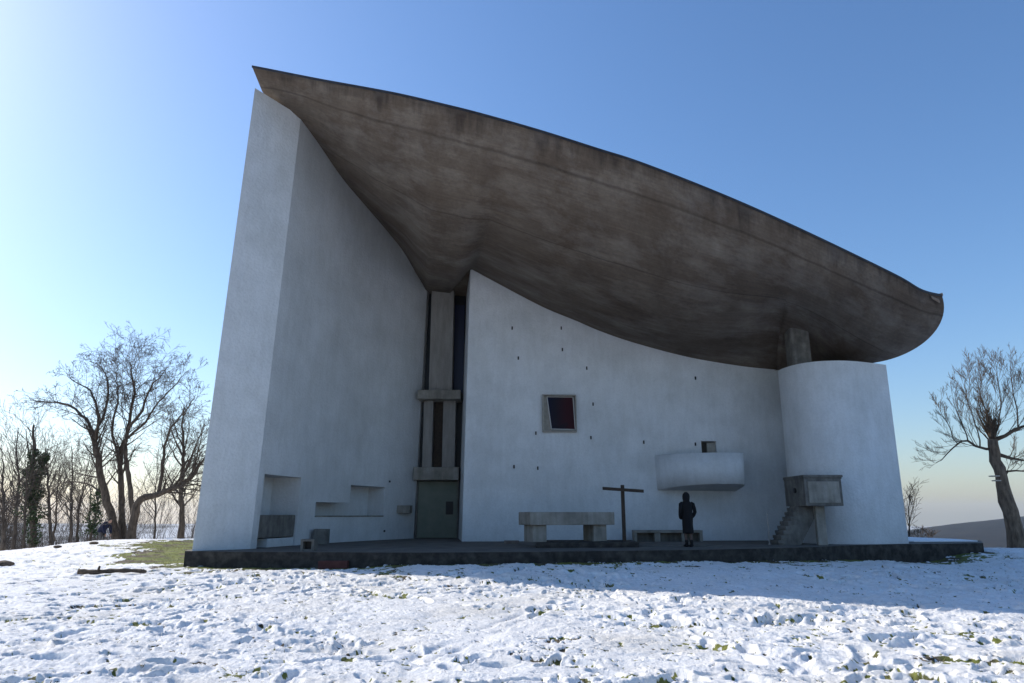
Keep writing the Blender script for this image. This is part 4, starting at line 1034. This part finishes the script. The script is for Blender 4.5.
mb = MB(); mb.tube([M_ @ Vector(p) for p in ((0, -.28, 1.33), (0, -.34, 1.36), (0, -.41, 1.385), (0, -.45, 1.39), (0, -.47, 1.375))], [.05, .085, .09, .065, .02], 12)
mb.build('hair', M_dkwood, P2, smooth=True)
for s_ in (-1, 1):
    mb = MB()
    w0 = Vector((s_*.15, -.37, .66))
    for f in range(4): mb.tube([M_ @ (w0+Vector((s_*(f-1.5)*.018, 0, -.03))), M_ @ (w0+Vector((s_*(f-1.5)*.020, -.02, -.09))), M_ @ (w0+Vector((s_*(f-1.5)*.02, .0, -.13+.008*abs(f-1))))], [.011, .009, .007], 6)
    mb.tube([M_ @ w0, M_ @ (w0+Vector((0, -.01, -.05)))], [.03, .035], 8); mb.tube([M_ @ (w0+Vector((-s_*.03, -.02, -.02))), M_ @ (w0+Vector((-s_*.05, -.04, -.07)))], [.012, .009], 6)
    mb.build('hand', M_skin, P2, smooth=True)

# ------------------------------------------------------------------ grass poking through the snow
def grass():
    rg = np.random.RandomState(5); m, Z = GR_M
    flat = np.flatnonzero((m > .45) & (np.hypot(GR_X, GR_Y) < 42) & (np.abs(np.degrees(np.arctan2(GR_X, GR_Y))) < 43) & (np.hypot(GR_X, GR_Y) > 6.2))
    r_ = np.hypot(GR_X, GR_Y).ravel()[flat]; pr = r_**2; pr = pr/pr.sum()
    pick = rg.choice(flat, 26000, p=pr)
    x = GR_X.ravel()[pick]+rg.normal(0, .03, len(pick)); y = GR_Y.ravel()[pick]+rg.normal(0, .03, len(pick)); z = Z.ravel()[pick]-.01
    hgt = rg.uniform(.02, .065, len(pick)); a = rg.uniform(0, 6.28, len(pick)); wv = .006
    lx = rg.normal(0, .025, len(pick)); ly = rg.normal(0, .025, len(pick))
    V = np.empty((len(pick), 3, 3)); V[:, 0] = np.stack([x-wv*np.cos(a), y-wv*np.sin(a), z], -1); V[:, 1] = np.stack([x+wv*np.cos(a), y+wv*np.sin(a), z], -1); V[:, 2] = np.stack([x+lx, y+ly, z+hgt], -1)
    me = bpy.data.meshes.new('grass'); me.from_pydata(V.reshape(-1, 3).tolist(), [], np.arange(len(pick)*3).reshape(-1, 3).tolist()); me.materials.append(M_grass)
    o = bpy.data.objects.new('grass', me); C.objects.link(o)
    tag(o, 'short winter grass showing through thin snow by the terrace', 'grass', kind='stuff')
grass()

# ------------------------------------------------------------------ haze
HAZE = 0.75e-4
mb = MB(); mb.box(-9500, 9500, -9500, 9500, -175, 140)
hz = bpy.data.materials.new('haze'); hz.use_nodes = True; n = hz.node_tree.nodes; n.remove(n['Principled BSDF'])
pv = n.new('ShaderNodeVolumePrincipled'); pv.inputs['Color'].default_value = (.90, .95, 1, 1); pv.inputs['Density'].default_value = HAZE; pv.inputs['Anisotropy'].default_value = .25
hz.node_tree.links.new(pv.outputs[0], n['Material Output'].inputs['Volume'])
o = mb.build('haze', hz); tag(o, kind='stuff')
